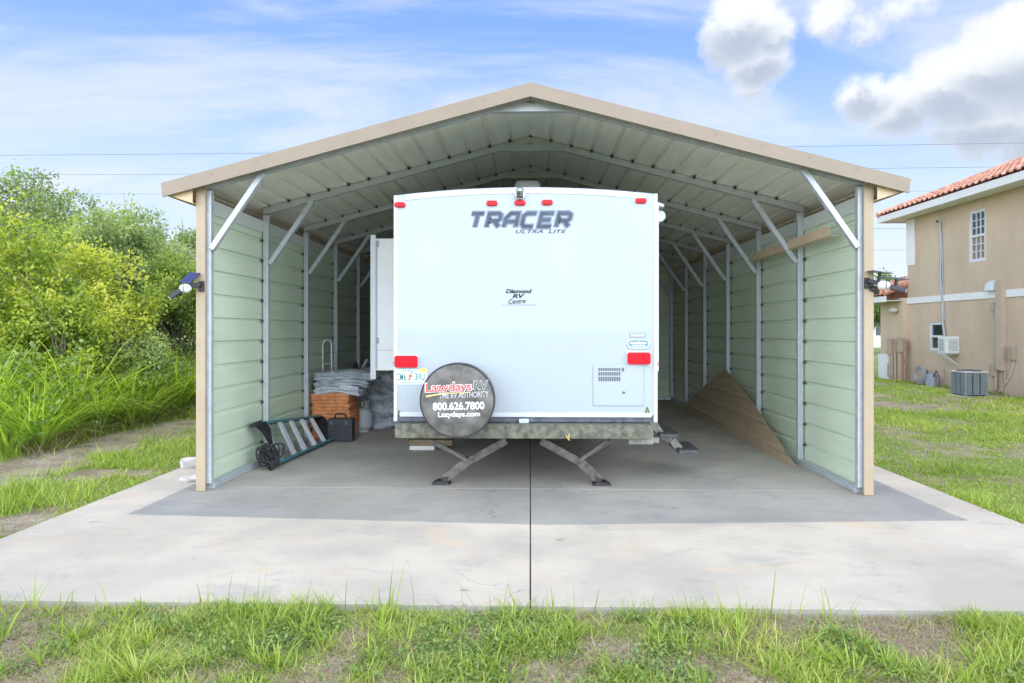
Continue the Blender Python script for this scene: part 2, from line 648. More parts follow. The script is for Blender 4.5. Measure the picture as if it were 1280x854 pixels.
def fast_mesh(name, V, quads, tris, mat, attrs=None, smooth=True, parent=None):
    me = bpy.data.meshes.new(name)
    nq = 0 if quads is None else len(quads)
    nt_ = 0 if tris is None else len(tris)
    me.vertices.add(len(V))
    me.vertices.foreach_set('co', np.asarray(V, np.float32).ravel())
    loops = []
    if nq:
        loops.append(np.asarray(quads).ravel())
    if nt_:
        loops.append(np.asarray(tris).ravel())
    lp = np.concatenate(loops).astype(np.int32)
    me.loops.add(len(lp))
    me.loops.foreach_set('vertex_index', lp)
    tot = np.concatenate([np.full(nq, 4), np.full(nt_, 3)]).astype(np.int32)
    start = np.concatenate([[0], np.cumsum(tot)[:-1]]).astype(np.int32)
    me.polygons.add(nq + nt_)
    me.polygons.foreach_set('loop_start', start)
    me.polygons.foreach_set('loop_total', tot)
    if smooth:
        me.polygons.foreach_set('use_smooth', np.ones(nq + nt_, bool))
    me.materials.append(mat)
    for k, a in (attrs or {}).items():
        at_ = me.attributes.new(k, 'FLOAT', 'POINT')
        at_.data.foreach_set('value', np.asarray(a, np.float32))
    me.update(calc_edges=True)
    me.validate()
    o = bpy.data.objects.new(name, me)
    COL.objects.link(o)
    if parent is not None:
        o.parent = parent
        o.matrix_parent_inverse = Matrix.Translation(parent.location).inverted()
    return o


def concrete_mat():
    m = bpy.data.materials.new('broomed_concrete')
    m.use_nodes = True
    nt = m.node_tree
    N, L = nt.nodes.new, nt.links.new
    b = nt.nodes['Principled BSDF']
    b.inputs['Roughness'].default_value = 0.8
    b.inputs['Specular IOR Level'].default_value = 0.3
    tc = N('ShaderNodeTexCoord')

    def noise(s, d=5, r=0.6, sc=(1, 1, 1), dist=0.0, loc=(0, 0, 0)):
        mp = N('ShaderNodeMapping'); mp.inputs['Scale'].default_value = sc; mp.inputs['Location'].default_value = loc
        L(tc.outputs['Object'], mp.inputs[0])
        n = N('ShaderNodeTexNoise'); n.inputs['Scale'].default_value = s; n.inputs['Detail'].default_value = d
        n.inputs['Roughness'].default_value = r; n.inputs['Distortion'].default_value = dist
        L(mp.outputs[0], n.inputs['Vector'])
        return n.outputs['Fac']

    def rng_(v, a, c, lo=0.0, hi=1.0):
        n = N('ShaderNodeMapRange'); n.interpolation_type = 'SMOOTHSTEP'
        L(v, n.inputs[0]); n.inputs[1].default_value = a; n.inputs[2].default_value = c
        n.inputs[3].default_value = lo; n.inputs[4].default_value = hi
        return n.outputs[0]

    def mix(f, a, c, bt='MIX'):
        n = N('ShaderNodeMix'); n.data_type = 'RGBA'; n.blend_type = bt
        if isinstance(f, float): n.inputs['Factor'].default_value = f
        else: L(f, n.inputs['Factor'])
        for v, k in ((a, 6), (c, 7)):
            if isinstance(v, tuple): n.inputs[k].default_value = (*v, 1)
            else: L(v, n.inputs[k])
        return n.outputs[2]
    c = mix(rng_(noise(0.9, 7, 0.62), 0.36, 0.64), (0.375, 0.347, 0.305), (0.485, 0.445, 0.378))
    c = mix(rng_(noise(2.6, 9, 0.68, (0.7, 1.2, 1), 0.6, (3, 1, 0)), 0.53, 0.66, 0, 0.55), c, (0.31, 0.30, 0.285))
    c = mix(rng_(noise(1.7, 9, 0.66, (0.8, 1.2, 1), 0.8, (9, 4, 0)), 0.55, 0.70, 0, 0.55), c, (0.50, 0.39, 0.285))
    c = mix(rng_(noise(120, 5, 0.6, (0.03, 1.0, 1)), 0.42, 0.72, 0.0, 0.32), c, (0.33, 0.32, 0.30))
    c = mix(rng_(noise(5.5, 4, 0.5, (0.9, 1, 1), 0.0, (1, 7, 0)), 0.70, 0.745, 0.0, 0.5), c, (0.20, 0.19, 0.18))
    c = mix(rng_(noise(110, 4, 0.75), 0.58, 0.72, 0.0, 0.35), c, (0.22, 0.21, 0.20))
    # hairline cracks
    vo = N('ShaderNodeTexVoronoi'); vo.feature = 'DISTANCE_TO_EDGE'; vo.inputs['Scale'].default_value = 0.42
    wv = N('ShaderNodeVectorMath'); wv.operation = 'ADD'
    nz = N('ShaderNodeTexNoise'); nz.inputs['Scale'].default_value = 2.2; nz.inputs['Detail'].default_value = 8
    L(tc.outputs['Object'], nz.inputs['Vector'])
    L(tc.outputs['Object'], wv.inputs[0]); L(nz.outputs['Color'], wv.inputs[1])
    L(wv.outputs[0], vo.inputs['Vector'])
    cr = rng_(vo.outputs['Distance'], 0.0, 0.0035, 0.55, 0.0)
    cm = N('ShaderNodeMath'); cm.operation = 'MULTIPLY'
    L(cr, cm.inputs[0]); L(rng_(noise(0.7, 2, 0.5, loc=(5, 5, 0)), 0.50, 0.58), cm.inputs[1])
    c = mix(cm.outputs[0], c, (0.13, 0.125, 0.12))
    L(c, b.inputs['Base Color'])
    bp = N('ShaderNodeBump'); bp.inputs['Strength'].default_value = 0.25; bp.inputs['Distance'].default_value = 0.01
    L(noise(120, 4, 0.6, (0.08, 1.2, 1)), bp.inputs['Height']); L(bp.outputs[0], b.inputs['Normal'])
    return m


CONCRETE = concrete_mat()


def build_slab():
    mb = MB()
    g = 0.0042
    ys = [SLAB_Y0, 6.43, 9.4, 12.35, SLAB_Y1]
    for x0, x1 in ((-SLAB_X, -g), (g, SLAB_X)):
        for i in range(4):
            e = 0.0025
            mb.box(x0, x1, ys[i] + (e if i else 0), ys[i + 1] - (e if i < 3 else 0), -0.13, 0.0)
    o = mb.build('concrete_slab', CONCRETE, bevel=0.004, seg=2)
    o['kind'] = 'structure'
    o['label'] = 'pale concrete pad with a dark centre joint under the carport'
    mb = MB()
    mb.box(-0.02, 0.02, SLAB_Y0 + 0.02, SLAB_Y1, -0.135, -0.03)
    for y in ys[1:4]:
        mb.box(-SLAB_X, -0.021, y - 0.01, y + 0.01, -0.135, -0.012)
        mb.box(0.021, SLAB_X, y - 0.01, y + 0.01, -0.135, -0.012)
    j = mb.build('joint_filler', CONC_JOINT)
    j.parent = o


# ------------------------------------------------------------------ carport
FRAME_Y = [6.31 + 1.385 * k for k in range(7)]
WX = 3.05                       # inside face of the wall panels
RIDGE_Z, SLOPE = 3.68, 0.263    # underside of the roof sheets


def ribbed(n_from, n_to, pitch, depth=0.02, start=0.0):
    """points (s, d) of a ribbed sheet along s; d = outward"""
    pts = [(n_from, 0.0)]
    s = n_from + start
    while s < n_to - 0.06:
        if s > n_from + 0.03:
            pts += [(s - 0.026, 0.0), (s - 0.013, depth), (s + 0.013, depth), (s + 0.026, 0.0)]
            # two low stiffening beads between ribs
        for q in ():
            t = s + pitch * q / 3
            if n_from + 0.03 < t < n_to - 0.05:
                pts += [(t - 0.014, 0.0), (t, 0.004), (t + 0.014, 0.0)]
        s += pitch
    pts.append((n_to, 0.0))
    return pts


def sheet(mb, path, y0, y1, th):
    """path: list of (point2d, normal2d) in XZ swept along Y, given thickness th along the normal"""
    o = len(mb.v)
    n = len(path)
    for y in (y0, y1):
        for (x, z), (nx, nz) in path:
            mb.v.append((x, y, z)); mb.v.append((x + nx * th, y, z + nz * th))
    k = 2 * n
    for i in range(n - 1):
        a, b_ = o + 2 * i, o + 2 * i + 2
        mb.f += [(a, b_, k + b_, k + a), (a + 1, k + a + 1, k + b_ + 1, b_ + 1), (a, a + 1, b_ + 1, b_), (k + a, k + b_, k + b_ + 1, k + a + 1)]
        mb.mi += [0, mb.cur and 1 or 1, 0, 0]
    for a in (o, o + 2 * (n - 1)):
        mb.f.append((a, k + a, k + a + 1, a + 1)); mb.mi.append(0)


def build_carport():
    cp = empty('carport', (0, 6.3, 0), 'large open-fronted metal carport with tan gable trim over the white trailer', 'carport')
    Y0, Y1 = 6.15, 14.85
    # roof sheets, ribs running front to back
    for s in (-1, 1):
        ln = 3.33 * math.sqrt(1 + SLOPE ** 2)
        c, sn = 1 / math.sqrt(1 + SLOPE ** 2), SLOPE / math.sqrt(1 + SLOPE ** 2)
        path = []
        for t, d in ribbed(0.0, ln, 0.2355, 0.022, 0.0):
            nx, nz = sn * s, c
            path.append(((s * (t * c) + nx * d, RIDGE_Z - t * sn + nz * d), (nx, nz)))
        mb = MB()
        sheet(mb, path, Y0, Y1, 0.003)
        mb.build('roof_panel', [ROOF_IN, TAN], cp, fix=False)
    # ridge cap
    mb = MB()
    mb.prism([(-0.2, Y0 - 0.012, RIDGE_Z - 0.2 * SLOPE + 0.026), (0, Y0 - 0.012, RIDGE_Z + 0.026), (0.2, Y0 - 0.012, RIDGE_Z - 0.2 * SLOPE + 0.026),
              (0.2, Y0 - 0.012, RIDGE_Z - 0.2 * SLOPE + 0.031), (0, Y0 - 0.012, RIDGE_Z + 0.031), (-0.2, Y0 - 0.012, RIDGE_Z - 0.2 * SLOPE + 0.031)], (0, Y1 - Y0, 0))
    mb.build('ridge_cap', TAN, cp)
    # gable trims, front and rear: L-shaped flashing
    for yf, dy in ((Y0 - 0.03, 1), (Y1 + 0.03, -1)):
        for s in (-1, 1):
            mb = MB()
            top0, top1 = RIDGE_Z + 0.036, RIDGE_Z + 0.036 - 3.36 * SLOPE
            h = 0.125
            mb.prism([(0, yf, top0), (s * 3.36, yf, top1), (s * 3.345, yf, top1 - h), (0, yf, top0 - h)], (0, dy * 0.018, 0))
            mb.prism([(0, yf + dy * 0.019, top0), (s * 3.36, yf + dy * 0.019, top1), (s * 3.36, yf + dy * 0.019, top1 - 0.006), (0, yf + dy * 0.019, top0 - 0.006)],
                     (0, dy * 0.10, 0))
            # screw heads
            for k in range(1, 8):
                t = k / 8 * 3.3
                z = top0 - t * SLOPE - 0.04
                mb.box(s * t - 0.006, s * t + 0.006, yf - dy * 0.004, yf + dy * 0.001, z - 0.006, z + 0.006)
            mb.build('gable_trim', TAN, cp)
    # wall sheets, ribs running front to back
    for s in (-1, 1):
        path = [((s * (WX + d), z), (s, 0)) for z, d in ribbed(0.02, 2.735, 0.229, 0.021, 0.20)]
        mb = MB()
        sheet(mb, path, 6.27, 14.72, 0.003)
        mb.build('wall_panel', [WALL_IN, TAN], cp, fix=False)
        # eave: fascia edge and soffit in tan sheet
        ze = RIDGE_Z - 3.33 * SLOPE
        mb = MB()
        mb.prism([(s * 3.335, Y0 - 0.01, ze + 0.045), (s * 3.345, Y0 - 0.01, ze + 0.045), (s * 3.345, Y0 - 0.01, ze - 0.075), (s * 3.335, Y0 - 0.01, ze - 0.075)], (0, Y1 - Y0 + 0.02, 0))
        mb.build('eave_fascia', TAN, cp)
        mb = MB()
        mb.prism([(s * 3.333, Y0 + 0.02, ze - 0.070), (s * 3.085, Y0 + 0.02, 2.655), (s * 3.085, Y0 + 0.02, 2.660), (s * 3.333, Y0 + 0.02, ze - 0.065)], (0, Y1 - Y0 - 0.04, 0))
        mb.build('eave_soffit', TAN_EAVE, cp)
        for ye in (Y0 + .024, Y1 - .03):
            mb = MB()
            mb.prism([(s * 3.331, ye, ze - .064), (s * 3.094, ye, 2.662), (s * 3.094, ye, RIDGE_Z - 3.094 * SLOPE - .006), (s * 3.331, ye, ze - .006)], (0, .004, 0))
            mb.build('eave_end_cap', TAN_EAVE, cp)
        # front corner trim and rear corner trim
        for ya, yb in ((6.235, 6.262), (14.74, 14.79)):
            mb = MB()
            mb.box(s * 3.008, s * 3.092, ya, yb, 0.005, 2.80)
            mb.box(s * 3.078, s * 3.092, yb + 0.001, yb + 0.06 if ya < 7 else yb + 0.002, 0.005, 2.70)
            for k in range(8):
                z = 0.2 + k * 0.33
                mb.box(s * 3.052, s * 3.062, ya - 0.004, ya + 0.001, z, z + 0.01)
            mb.build('corner_trim', TAN_POST, cp)
        # base rail on the concrete
        mb = MB()
        mb.box(s * 2.972, s * 3.032, 6.345, 14.62, 0.002, 0.062)
        mb.build('base_rail', STEEL, cp, bevel=0.004)
        # eave rail (closes the top of the wall)
        mb = MB()
        mb.box(s * 3.035, s * 3.047, 6.35, 14.6, 2.60, 2.735)
        mb.build('wall_top_strip', M('galvalume_strip', (0.60, 0.63, 0.58), 0.5), cp)
    # rear gable wall
    prof = ribbed(0.02, RIDGE_Z - 0.05, 0.229, 0.019, 0.20)
    mb = MB()
    for i in range(len(prof) - 1):
        (z0, d0), (z1, d1) = prof[i], prof[i + 1]
        w0 = min(3.03, (RIDGE_Z - 0.01 - z0) / SLOPE); w1 = min(3.03, (RIDGE_Z - 0.01 - z1) / SLOPE)
        mb.add([(-w0, 14.73 + d0, z0), (w0, 14.73 + d0, z0), (w1, 14.73 + d1, z1), (-w1, 14.73 + d1, z1)], [(0, 1, 2, 3)])
    mb.build('rear_wall_panel', WALL_IN, cp)
    mb = MB()
    for x in (-1.5, 0.0, 1.5):
        mb.box(x - .03, x + .03, 14.665, 14.725, 0.06, RIDGE_Z - abs(x) * SLOPE - 0.1)
    mb.build('rear_stud', STEEL_OLD, cp)
    mb = MB()
    mb.box(-2.96, 2.96, 14.665, 14.725, 0.002, 0.06)
    mb.build('base_rail', STEEL, cp)
    # frames
    for k, y in enumerate(FRAME_Y):
        st = STEEL if k == 0 else STEEL_OLD
        for s in (-1, 1):
            mb = MB()
            mb.box(s * 2.972, s * 3.034, y - 0.031, y + 0.031, 0.063, 2.80)
            # flange plate and screws where each wall rib meets the post
            for q in range(11):
                z = 0.22 + 0.229 * q
                mb.box(s * 3.000, s * 3.010, y - 0.036, y + 0.036, z + 0.05, z + 0.06)
            mb.build('post', STEEL, cp, bevel=0.005)
            mb = MB()
            mb.bar((s * 2.962, y - 0.002 - 0.034 * (k == 0), 2.245), (s * 2.475, y - 0.002 - 0.034 * (k == 0), 2.955), 0.052, 0.06, up=(0, 1, 0))
            mb.build('knee_brace', STEEL, cp, bevel=0.005)
            mb = MB()  # dark blocks standing in for the shade in the wall rib gaps
            for q in range(11):
                z = 0.22 + 0.229 * q
                if k: mb.box(s * 3.022, s * 3.052, y - .040, y - .0312, z - .011, z + .011)
                if k < 6: mb.box(s * 3.022, s * 3.052, y + .0312, y + .040, z - .011, z + .011)
            mb.build('wall_rib_shade', M('rib_gap_shade', (.05, .055, .05), .7), cp)['kind'] = 'stuff'
        # bow: one bent tube, ridge to both eaves
        t = RIDGE_Z - 0.004
        h = 0.075
        xe = 3.03
        poly = [(0, y - .031, t), (xe, y - .031, t - xe * SLOPE), (xe, y - .031, t - xe * SLOPE - h), (0, y - .031, t - h)]
        mb = MB()
        mb.prism(poly, (0, .062, 0))
        mb.prism([(-p[0], p[1], p[2]) for p in poly], (0, .062, 0))
        mb.build('roof_bow', st, cp, bevel=0.005)
        mb = MB()  # shade of the roof rib gaps over the bow, put in as dark blocks
        cc = 1 / math.sqrt(1 + SLOPE ** 2)
        for s in (-1, 1):
            for q in range(0, 13):
                x = s * q * .2355 * cc
                if s > 0 and q == 0:
                    continue
                zq = RIDGE_Z - abs(x) * SLOPE
                for yy in ((y - .040, y - .0312), (y + .0312, y + .040)):
                    mb.box(x - .014, x + .014, yy[0], yy[1], zq - .022, zq + .006)
        mb.build('roof_rib_shade', M('rib_gap_shade', (.05, .055, .05), .7), cp)['kind'] = 'stuff'
        mb = MB()
        hw = 0.37
        mb.prism([(-hw, y - .034, 3.505), (hw, y - .034, 3.505), (hw - 0.2, y - .034, 3.588), (-hw + 0.2, y - .034, 3.588)], (0, .068, 0))
        mb.build('collar_tie', st, cp, bevel=0.004)
    return cp


# ------------------------------------------------------------------ trailer
TY = 6.35                 # rear face
TX0, TX1 = -1.27, 1.17    # sides
TZ0 = 0.692


def trailer_top(x):
    u = (x - (TX0 + TX1) / 2) / ((TX1 - TX0) / 2)
    return 2.828 - 0.07 * u * u


def rounded_rect(cx, cz, w, h, r, n=5):
    pts = []
    for sx, sz, a0 in ((1, -1, -90), (1, 1, 0), (-1, 1, 90), (-1, -1, 180)):
        for i in range(n + 1):
            a = R(a0 + 90 * i / n)
            pts.append((cx + sx * (w / 2 - r) + r * math.cos(a), cz + sz * (h / 2 - r) + r * math.sin(a)))
    return pts


def pad(mb, px0, px1, py0, py1, yback, depth, r=0.02, taper=0.0):
    a, b_ = at(px0, py1, yback), at(px1, py0, yback)
    pts = rounded_rect((a.x + b_.x) / 2, (a.z + b_.z) / 2, b_.x - a.x, b_.z - a.z, min(r, (b_.x - a.x) / 2.1, (b_.z - a.z) / 2.1))
    mb.prism([(x, yback, z) for x, z in pts], (0, -depth, 0))
    return mb


def build_trailer():
    tr = empty('travel_trailer', (-0.05, 8.5, 0), 'white travel trailer parked rear-outward under the carport', 'trailer')
    # body
    n = 24
    xs = [TX0 + (TX1 - TX0) * i / n for i in range(n + 1)]
    poly = [(x, TY, trailer_top(x)) for x in xs] + [(TX1, TY, TZ0), (TX0, TY, TZ0)]
    mb = MB(); mb.prism(poly, (0, 7.0, 0))
    body = mb.build('body', FIBRE, tr, bevel=0.02, seg=3)
    # thin inner seam along the top and the bottom of the rear cap (raised moulding strips)
    mb = MB()
    for i in range(n):
        a, b_ = xs[i], xs[i + 1]
        if a < TX0 + 0.05 or b_ > TX1 - 0.05:
            continue
        za, zb = trailer_top(a), trailer_top(b_)
        mb.add([(a, TY - .006, za - .012), (b_, TY - .006, zb - .012), (b_, TY - .006, zb - .062), (a, TY - .006, za - .062),
                (a, TY + .01, za - .012), (b_, TY + .01, zb - .012), (b_, TY - .0005, zb - .062), (a, TY - .0005, za - .062)],
               [(0, 1, 2, 3), (0, 4, 5, 1), (3, 2, 6, 7)])
    mb.build('roof_moulding', WHITE, tr)
    for x0, x1 in ((TX0 - .006, TX0 + .03), (TX1 - .03, TX1 + .006)):
        mb = MB()
        mb.box(x0, x1, TY - 0.009, TY + 0.03, TZ0 - 0.05, trailer_top(x0) - 0.004)
        mb.build('corner_moulding', WHITE, tr, bevel=0.006)
    mb = MB(); mb.box(TX0 + .05, TX1 - .05, TY - 0.005, TY + 0.004, TZ0 - 0.006, TZ0 + 0.035)
    mb.build('lower_moulding', WHITE, tr, bevel=0.003)
    # right side wall skin stands a little further out and awning gear
    mb = MB(); mb.box(TX1 - 0.001, TX1 + 0.045, TY + 0.14, TY + 6.7, TZ0 + 0.41, trailer_top(TX1) - 0.06)
    mb.build('side_awning_rail', WHITE2, tr, bevel=0.008)
    mb = MB()
    mb.prism([(TX1, TY + .22, 2.74), (TX1 + .11, TY + .22, 2.70), (TX1 + .11, TY + .22, 2.672), (TX1, TY + .22, 2.70)], (0, .12, 0))
    aw = mb.build('awning_arm', WHITE, tr, bevel=.004)
    mb = MB(); mb.tube([(TX1 + .085, TY + .30, 2.60), (TX1 + .085, TY + 5.5, 2.60)], 0.055, 16)
    mb.build('awning_roll', WHITE, tr, smooth=40)
    # side marker
    mb = MB(); mb.box(TX1 + .006, TX1 + .02, TY + .03, TY + .12, 1.16, 1.20); mb.build('marker_light', RED, tr, bevel=.004)
    mb = MB(); mb.box(TX0 - .02, TX0 - .006, TY + .03, TY + .12, 1.16, 1.20); mb.build('marker_light', RED, tr, bevel=.004)
    # roof air conditioner shroud
    mb = MB()
    mb.prism([(-0.29, 8.2, 2.82), (0.23, 8.2, 2.82), (0.11, 8.2, 3.30), (-0.18, 8.2, 3.30)], (0, 0.95, 0))
    mb.build('roof_air_conditioner', WHITE, tr, bevel=0.05, seg=3)
    # lights
    for px, py in ((500, 256.5), (615, 254.5), (650, 254), (684, 253.5), (801, 251.5)):
        mb = MB(); pad(mb, px - 6.8, px + 6.8, py - 3.4, py + 3.2, TY, 0.024, 0.02)
        mb.build('marker_light', RED, tr, bevel=0.008, seg=3)
    for x0, x1, y0, y1 in ((493.5, 522.5, 444.5, 459.5), (784, 813, 440.5, 455.5)):
        mb = MB(); pad(mb, x0 - 1, x1 + 1, y0 - 1, y1 + 1, TY, 0.012, 0.02)
        hs = mb.build('tail_light', WHITE, tr)
        mb = MB(); pad(mb, x0, x1, y0, y1, TY - .012, 0.03, 0.022)
        sub(mb.build('lens', RED, None, bevel=0.008, seg=3), hs).matrix_parent_inverse = Matrix.Identity(4)
        a, b_ = at(x0 + 4, y1 - 3, TY), at(x1 - 4, y0 + 3, TY)
        mb = MB()
        for i in range(6):
            x = a.x + (b_.x - a.x) * i / 5
            mb.box(x - .0012, x + .0012, TY - .0432, TY - .0418, a.z, b_.z)
    # rear camera on its round base
    c = at(650, 243.5, TY)
    rot = Matrix.Translation((c.x, TY, c.z)) @ Matrix.Rotation(R(90), 4, 'X')
    mb = MB(); mb.lathe([(0.05, 0.0), (0.052, 0.008), (0.045, 0.014)], 24, rot)
    cm = mb.build('camera_mount', M('dull_chrome', (.55, .57, .55), .3, .7), tr, smooth=40)
    mb = MB(); mb.box(c.x - .034, c.x + .03, TY - .06, TY - .013, c.z - .03, c.z + .028)
    mb.box(c.x - .012, c.x + .01, TY - .05, TY - .013, c.z - .06, c.z - .03)
    k = mb.build('rear_camera', M('grey_green_housing', (.10, .105, .085), .45), None, bevel=.008); k.parent = cm
    mb = MB(); mb.tube([(c.x + .03 * math.cos(a), TY - .03, c.z + .03 + .035 * math.sin(a)) for a in np.linspace(0, math.pi, 9)], .004, 6)
    mb.tube([(c.x - .01 + .012 * math.cos(a), TY - .065, c.z + .012 * math.sin(a)) for a in np.linspace(0, 6.0, 12)], .003, 6)
    k = mb.build('cable', BLACK, None); k.parent = cm

    # --- lettering: brand name in heavy slanted strokes with a pale outline
    c0, c1 = at(584, 286, TY), at(715, 264, TY)
    H = (c1.z - c0.z)
    glyphs = {
        'T': ([[(0, 1), (1, 1)], [(.5, 1), (.5, 0)]], 1.0),
        'R': ([[(0, 0), (0, 1), (.8, 1), (1, .86), (1, .58), (.82, .44), (.1, .44)], [(.55, .44), (1, 0)]], 1.0),
        'A': ([[(0, 0), (0, .62), (.34, 1), (1, 1), (1, 0)], [(0.1, .38), (.9, .38)]], 1.0),
        'C': ([[(1, 1), (.24, 1), (0, .8), (0, .2), (.2, 0), (.95, 0)]], 1.0),
        'E': ([[(1, 1), (0, 1), (0, 0), (1, 0)], [(0.1, .5), (.85, .5)]], 1.0)}

    def strokes(word, x0, z0, wl, h, gap, lw, shear, y, ext=0.0):
        mb = MB()
        x = x0
        lvl = 0
        for ch in word:
            for st in glyphs[ch][0]:
                pts = [(x + p[0] * wl, z0 + p[1] * h) for p in st]
                # extend the ends for a square cap, growing with the outline
                q = [Vector(p) for p in pts]
                q[0] = q[0] - (q[1] - q[0]).normalized() * (lw * 0.0 + ext)
                q[-1] = q[-1] + (q[-1] - q[-2]).normalized() * (lw * 0.0 + ext)
                lft, rgt = [], []
                for i, p in enumerate(q):
                    d0 = (q[i] - q[i - 1]).normalized() if i else (q[1] - q[0]).normalized()
                    d1 = (q[i + 1] - q[i]).normalized() if i < len(q) - 1 else d0
                    b_ = (d0 + d1).normalized()
                    nrm = Vector((-b_.y, b_.x))
                    w = (lw / 2 + ext) / max(0.5, abs(nrm.dot(Vector((-d0.y, d0.x)))))
                    lft.append(p + nrm * w); rgt.append(p - nrm * w)
                yy = y - lvl * 0.00035
                lvl += 1
                V = []
                for a, b2 in zip(lft, rgt):
                    for pp in (a, b2):
                        V.append((pp.x + shear * (pp.y - z0), yy, pp.y))
                mb.add(V, [(2 * i, 2 * i + 1, 2 * i + 3, 2 * i + 2) for i in range(len(q) - 1)])
            x += wl + gap
        return mb
    lw = H * 0.235
    W = c1.x - c0.x
    shear = 0.24
    wl = (W - shear * H - 6 * lw - 5 * 0.012) / 6
    z0, h = c0.z + lw / 2, H - lw
    x0 = c0.x + lw / 2
    gap = lw + 0.016
    strokes('TRACER', x0, z0, wl, h, gap, lw, shear, TY - .0015, 0.0085).build('nameplate_outline', INK_SILV, tr)
    nm = strokes('TRACER', x0, z0, wl, h, gap, lw * 0.74, shear, TY - .0075, 0.0).build('nameplate', INK_NAVY, tr)
    a, b_ = at(644.5, 291.8, TY), at(708, 287.0, TY)
    for word, u0, u1 in (('ULTRA', 0.0, .54), ('LITE', .645, 1.0)):
        text(word, 'model_lettering', INK_NAVY, tr, (a.x + (b_.x - a.x) * (u0 + u1) / 2, (a.z + b_.z) / 2), (b_.x - a.x) * (u1 - u0), b_.z - a.z, 0.3, 0.018, 0, 1.1, TY - .002)
    # dealer decal
    def dec(s, x0_, x1_, y0_, y1_, mat=INK_BLACK, sh=0.25, bold=0.03, rot=0.0, nm_='dealer_decal', yy=TY - .002, sp=1.0):
        a_, c_ = at(x0_, y1_, TY), at(x1_, y0_, TY)
        return text(s, nm_, mat, tr, ((a_.x + c_.x) / 2, (a_.z + c_.z) / 2), c_.x - a_.x, c_.z - a_.z, sh, bold, rot, sp, yy)
    dec('Diamond', 632, 665, 361.5, 366.8, bold=.045)
    dec('RV', 640.5, 656, 367.6, 372.8, bold=.05)
    dec('Centre', 635.5, 657, 373.6, 379.8, bold=.015, rot=R(4))
    # the small line under it, too fine to read: short grey dashes
    mb = MB()
    rr = random.Random(4)
    px = 627.5
    while px < 669:
        w = rr.uniform(.7, 1.8)
        a_, c_ = at(px, 381.9, TY), at(min(px + w, 669.5), 380.9, TY)
        mb.add([(a_.x, TY - .002, a_.z), (c_.x, TY - .002, a_.z), (c_.x, TY - .002, c_.z), (a_.x, TY - .002, c_.z)], [(0, 1, 2, 3)])
        px += w + rr.uniform(.6, 1.1)
    mb.build('decal_fine_line', M('fine_print', (.22, .26, .30), .5), tr)
    # badges above the right tail light
    mb = MB(); pad(mb, 787, 807, 416.5, 422, TY, .006, .006)
    bd = mb.build('model_badge', M('brushed_badge', (.33, .34, .35), .3, .5), tr, bevel=.002)
    a_, c_ = at(788.5, 421, TY), at(805.5, 417.6, TY)
    mb = MB()
    for i in range(7):
        x = a_.x + (c_.x - a_.x) * (i + .15) / 7
        mb.box(x, x + (c_.x - a_.x) / 7 * .6, TY - .0072, TY - .0058, a_.z + .005, c_.z - .004)
    k = mb.build('badge_relief', M('pale_relief', (.62, .62, .62), .35, .4), None); k.parent = bd
    mb = MB(); pad(mb, 783, 813, 424, 436.5, TY, .008, .045)
    bd = mb.build('maker_badge', M('chrome_badge', (.55, .60, .68), .18, .75), tr, bevel=.004, seg=3)
    mb = MB(); pad(mb, 785.5, 810.5, 425.5, 433.2, TY - .008, .003, .04)
    k = mb.build('badge_field', M('badge_blue', (.12, .27, .52), .25, .2), None); k.parent = bd
    mb = MB()
    for x0_, x1_, y0_, y1_ in ((787.5, 797, 428, 430.2), (799, 808.5, 428, 430.2), (797.3, 798.7, 426.3, 430.4), (790, 806, 431.2, 432.4)):
        pad(mb, x0_, x1_, y0_, y1_, TY - .011, .002, .006)
    k = mb.build('badge_relief', M('pale_relief', (.62, .62, .62), .35, .4), None); k.parent = bd
    # 'A' stickers at the lower corners
    for px in (499, 809):
        o_y = 0 if px < 600 else -4
        mb = MB()
        for p in ([(-3.4, 4), (-.9, -4), (.9, -4), (-1.5, 4)], [(3.4, 4), (1.6, 4), (.25, -2), (.9, -4)], [(-1.6, 2), (1.8, 2), (1.4, .7), (-1.2, .7)]):
            q = [at(px + u, 517 + o_y + v, TY) for u, v in p]
            mb.add([(w.x, TY - .002 - .0003 * len(mb.v), w.z) for w in q], [(0, 1, 2, 3)])
        mb.build('corner_sticker', M('sticker_green', (.10, .14, .03), .5), tr)
    # access door with vent grille
    mb = MB(); pad(mb, 741.5, 804, 456.3, 507, TY, .010, .012)
    dr = mb.build('hatch_door', FIBRE, tr, bevel=.003)
    a_, c_ = at(740.8, 507.7, TY), at(804.7, 455.6, TY)
    mb = MB()
    w = .006
    mb.box(a_.x, c_.x, TY - .004, TY + .002, a_.z, a_.z + w); mb.box(a_.x, c_.x, TY - .004, TY + .002, c_.z - w, c_.z)
    mb.box(a_.x, a_.x + w, TY - .004, TY + .002, a_.z + w, c_.z - w); mb.box(c_.x - w, c_.x, TY - .004, TY + .002, a_.z + w, c_.z - w)
    k = mb.build('door_seal', M('grey_seal', (.36, .38, .40), .6), None); k.parent = dr
    a_, c_ = at(747.5, 476.5, TY), at(775.5, 459.8, TY)
    mb = MB()
    for q, (u0, u1, v0, v1) in enumerate(((0, 1, 0, .33), (0, 1, .42, .68), (0, 1, .77, .98))):
        for i in range(10):
            x = a_.x + (c_.x - a_.x) * (i + .12) / 10
            mb.box(x, x + (c_.x - a_.x) / 10 * .76, TY - .0115, TY - .0095, a_.z + (c_.z - a_.z) * v0, a_.z + (c_.z - a_.z) * v1)
    k = mb.build('vent_grille', M('vent_dark', (.13, .135, .14), .6), None); k.parent = dr
    for q in ((777.5, 779.5, 459.5, 464), (778.5, 781, 489.5, 492)):
        mb = MB(); pad(mb, *q, TY - .010, .012, .004)
        k = mb.build('latch', M('dark_latch', (.10, .10, .10), .4), None, bevel=.002); k.parent = dr
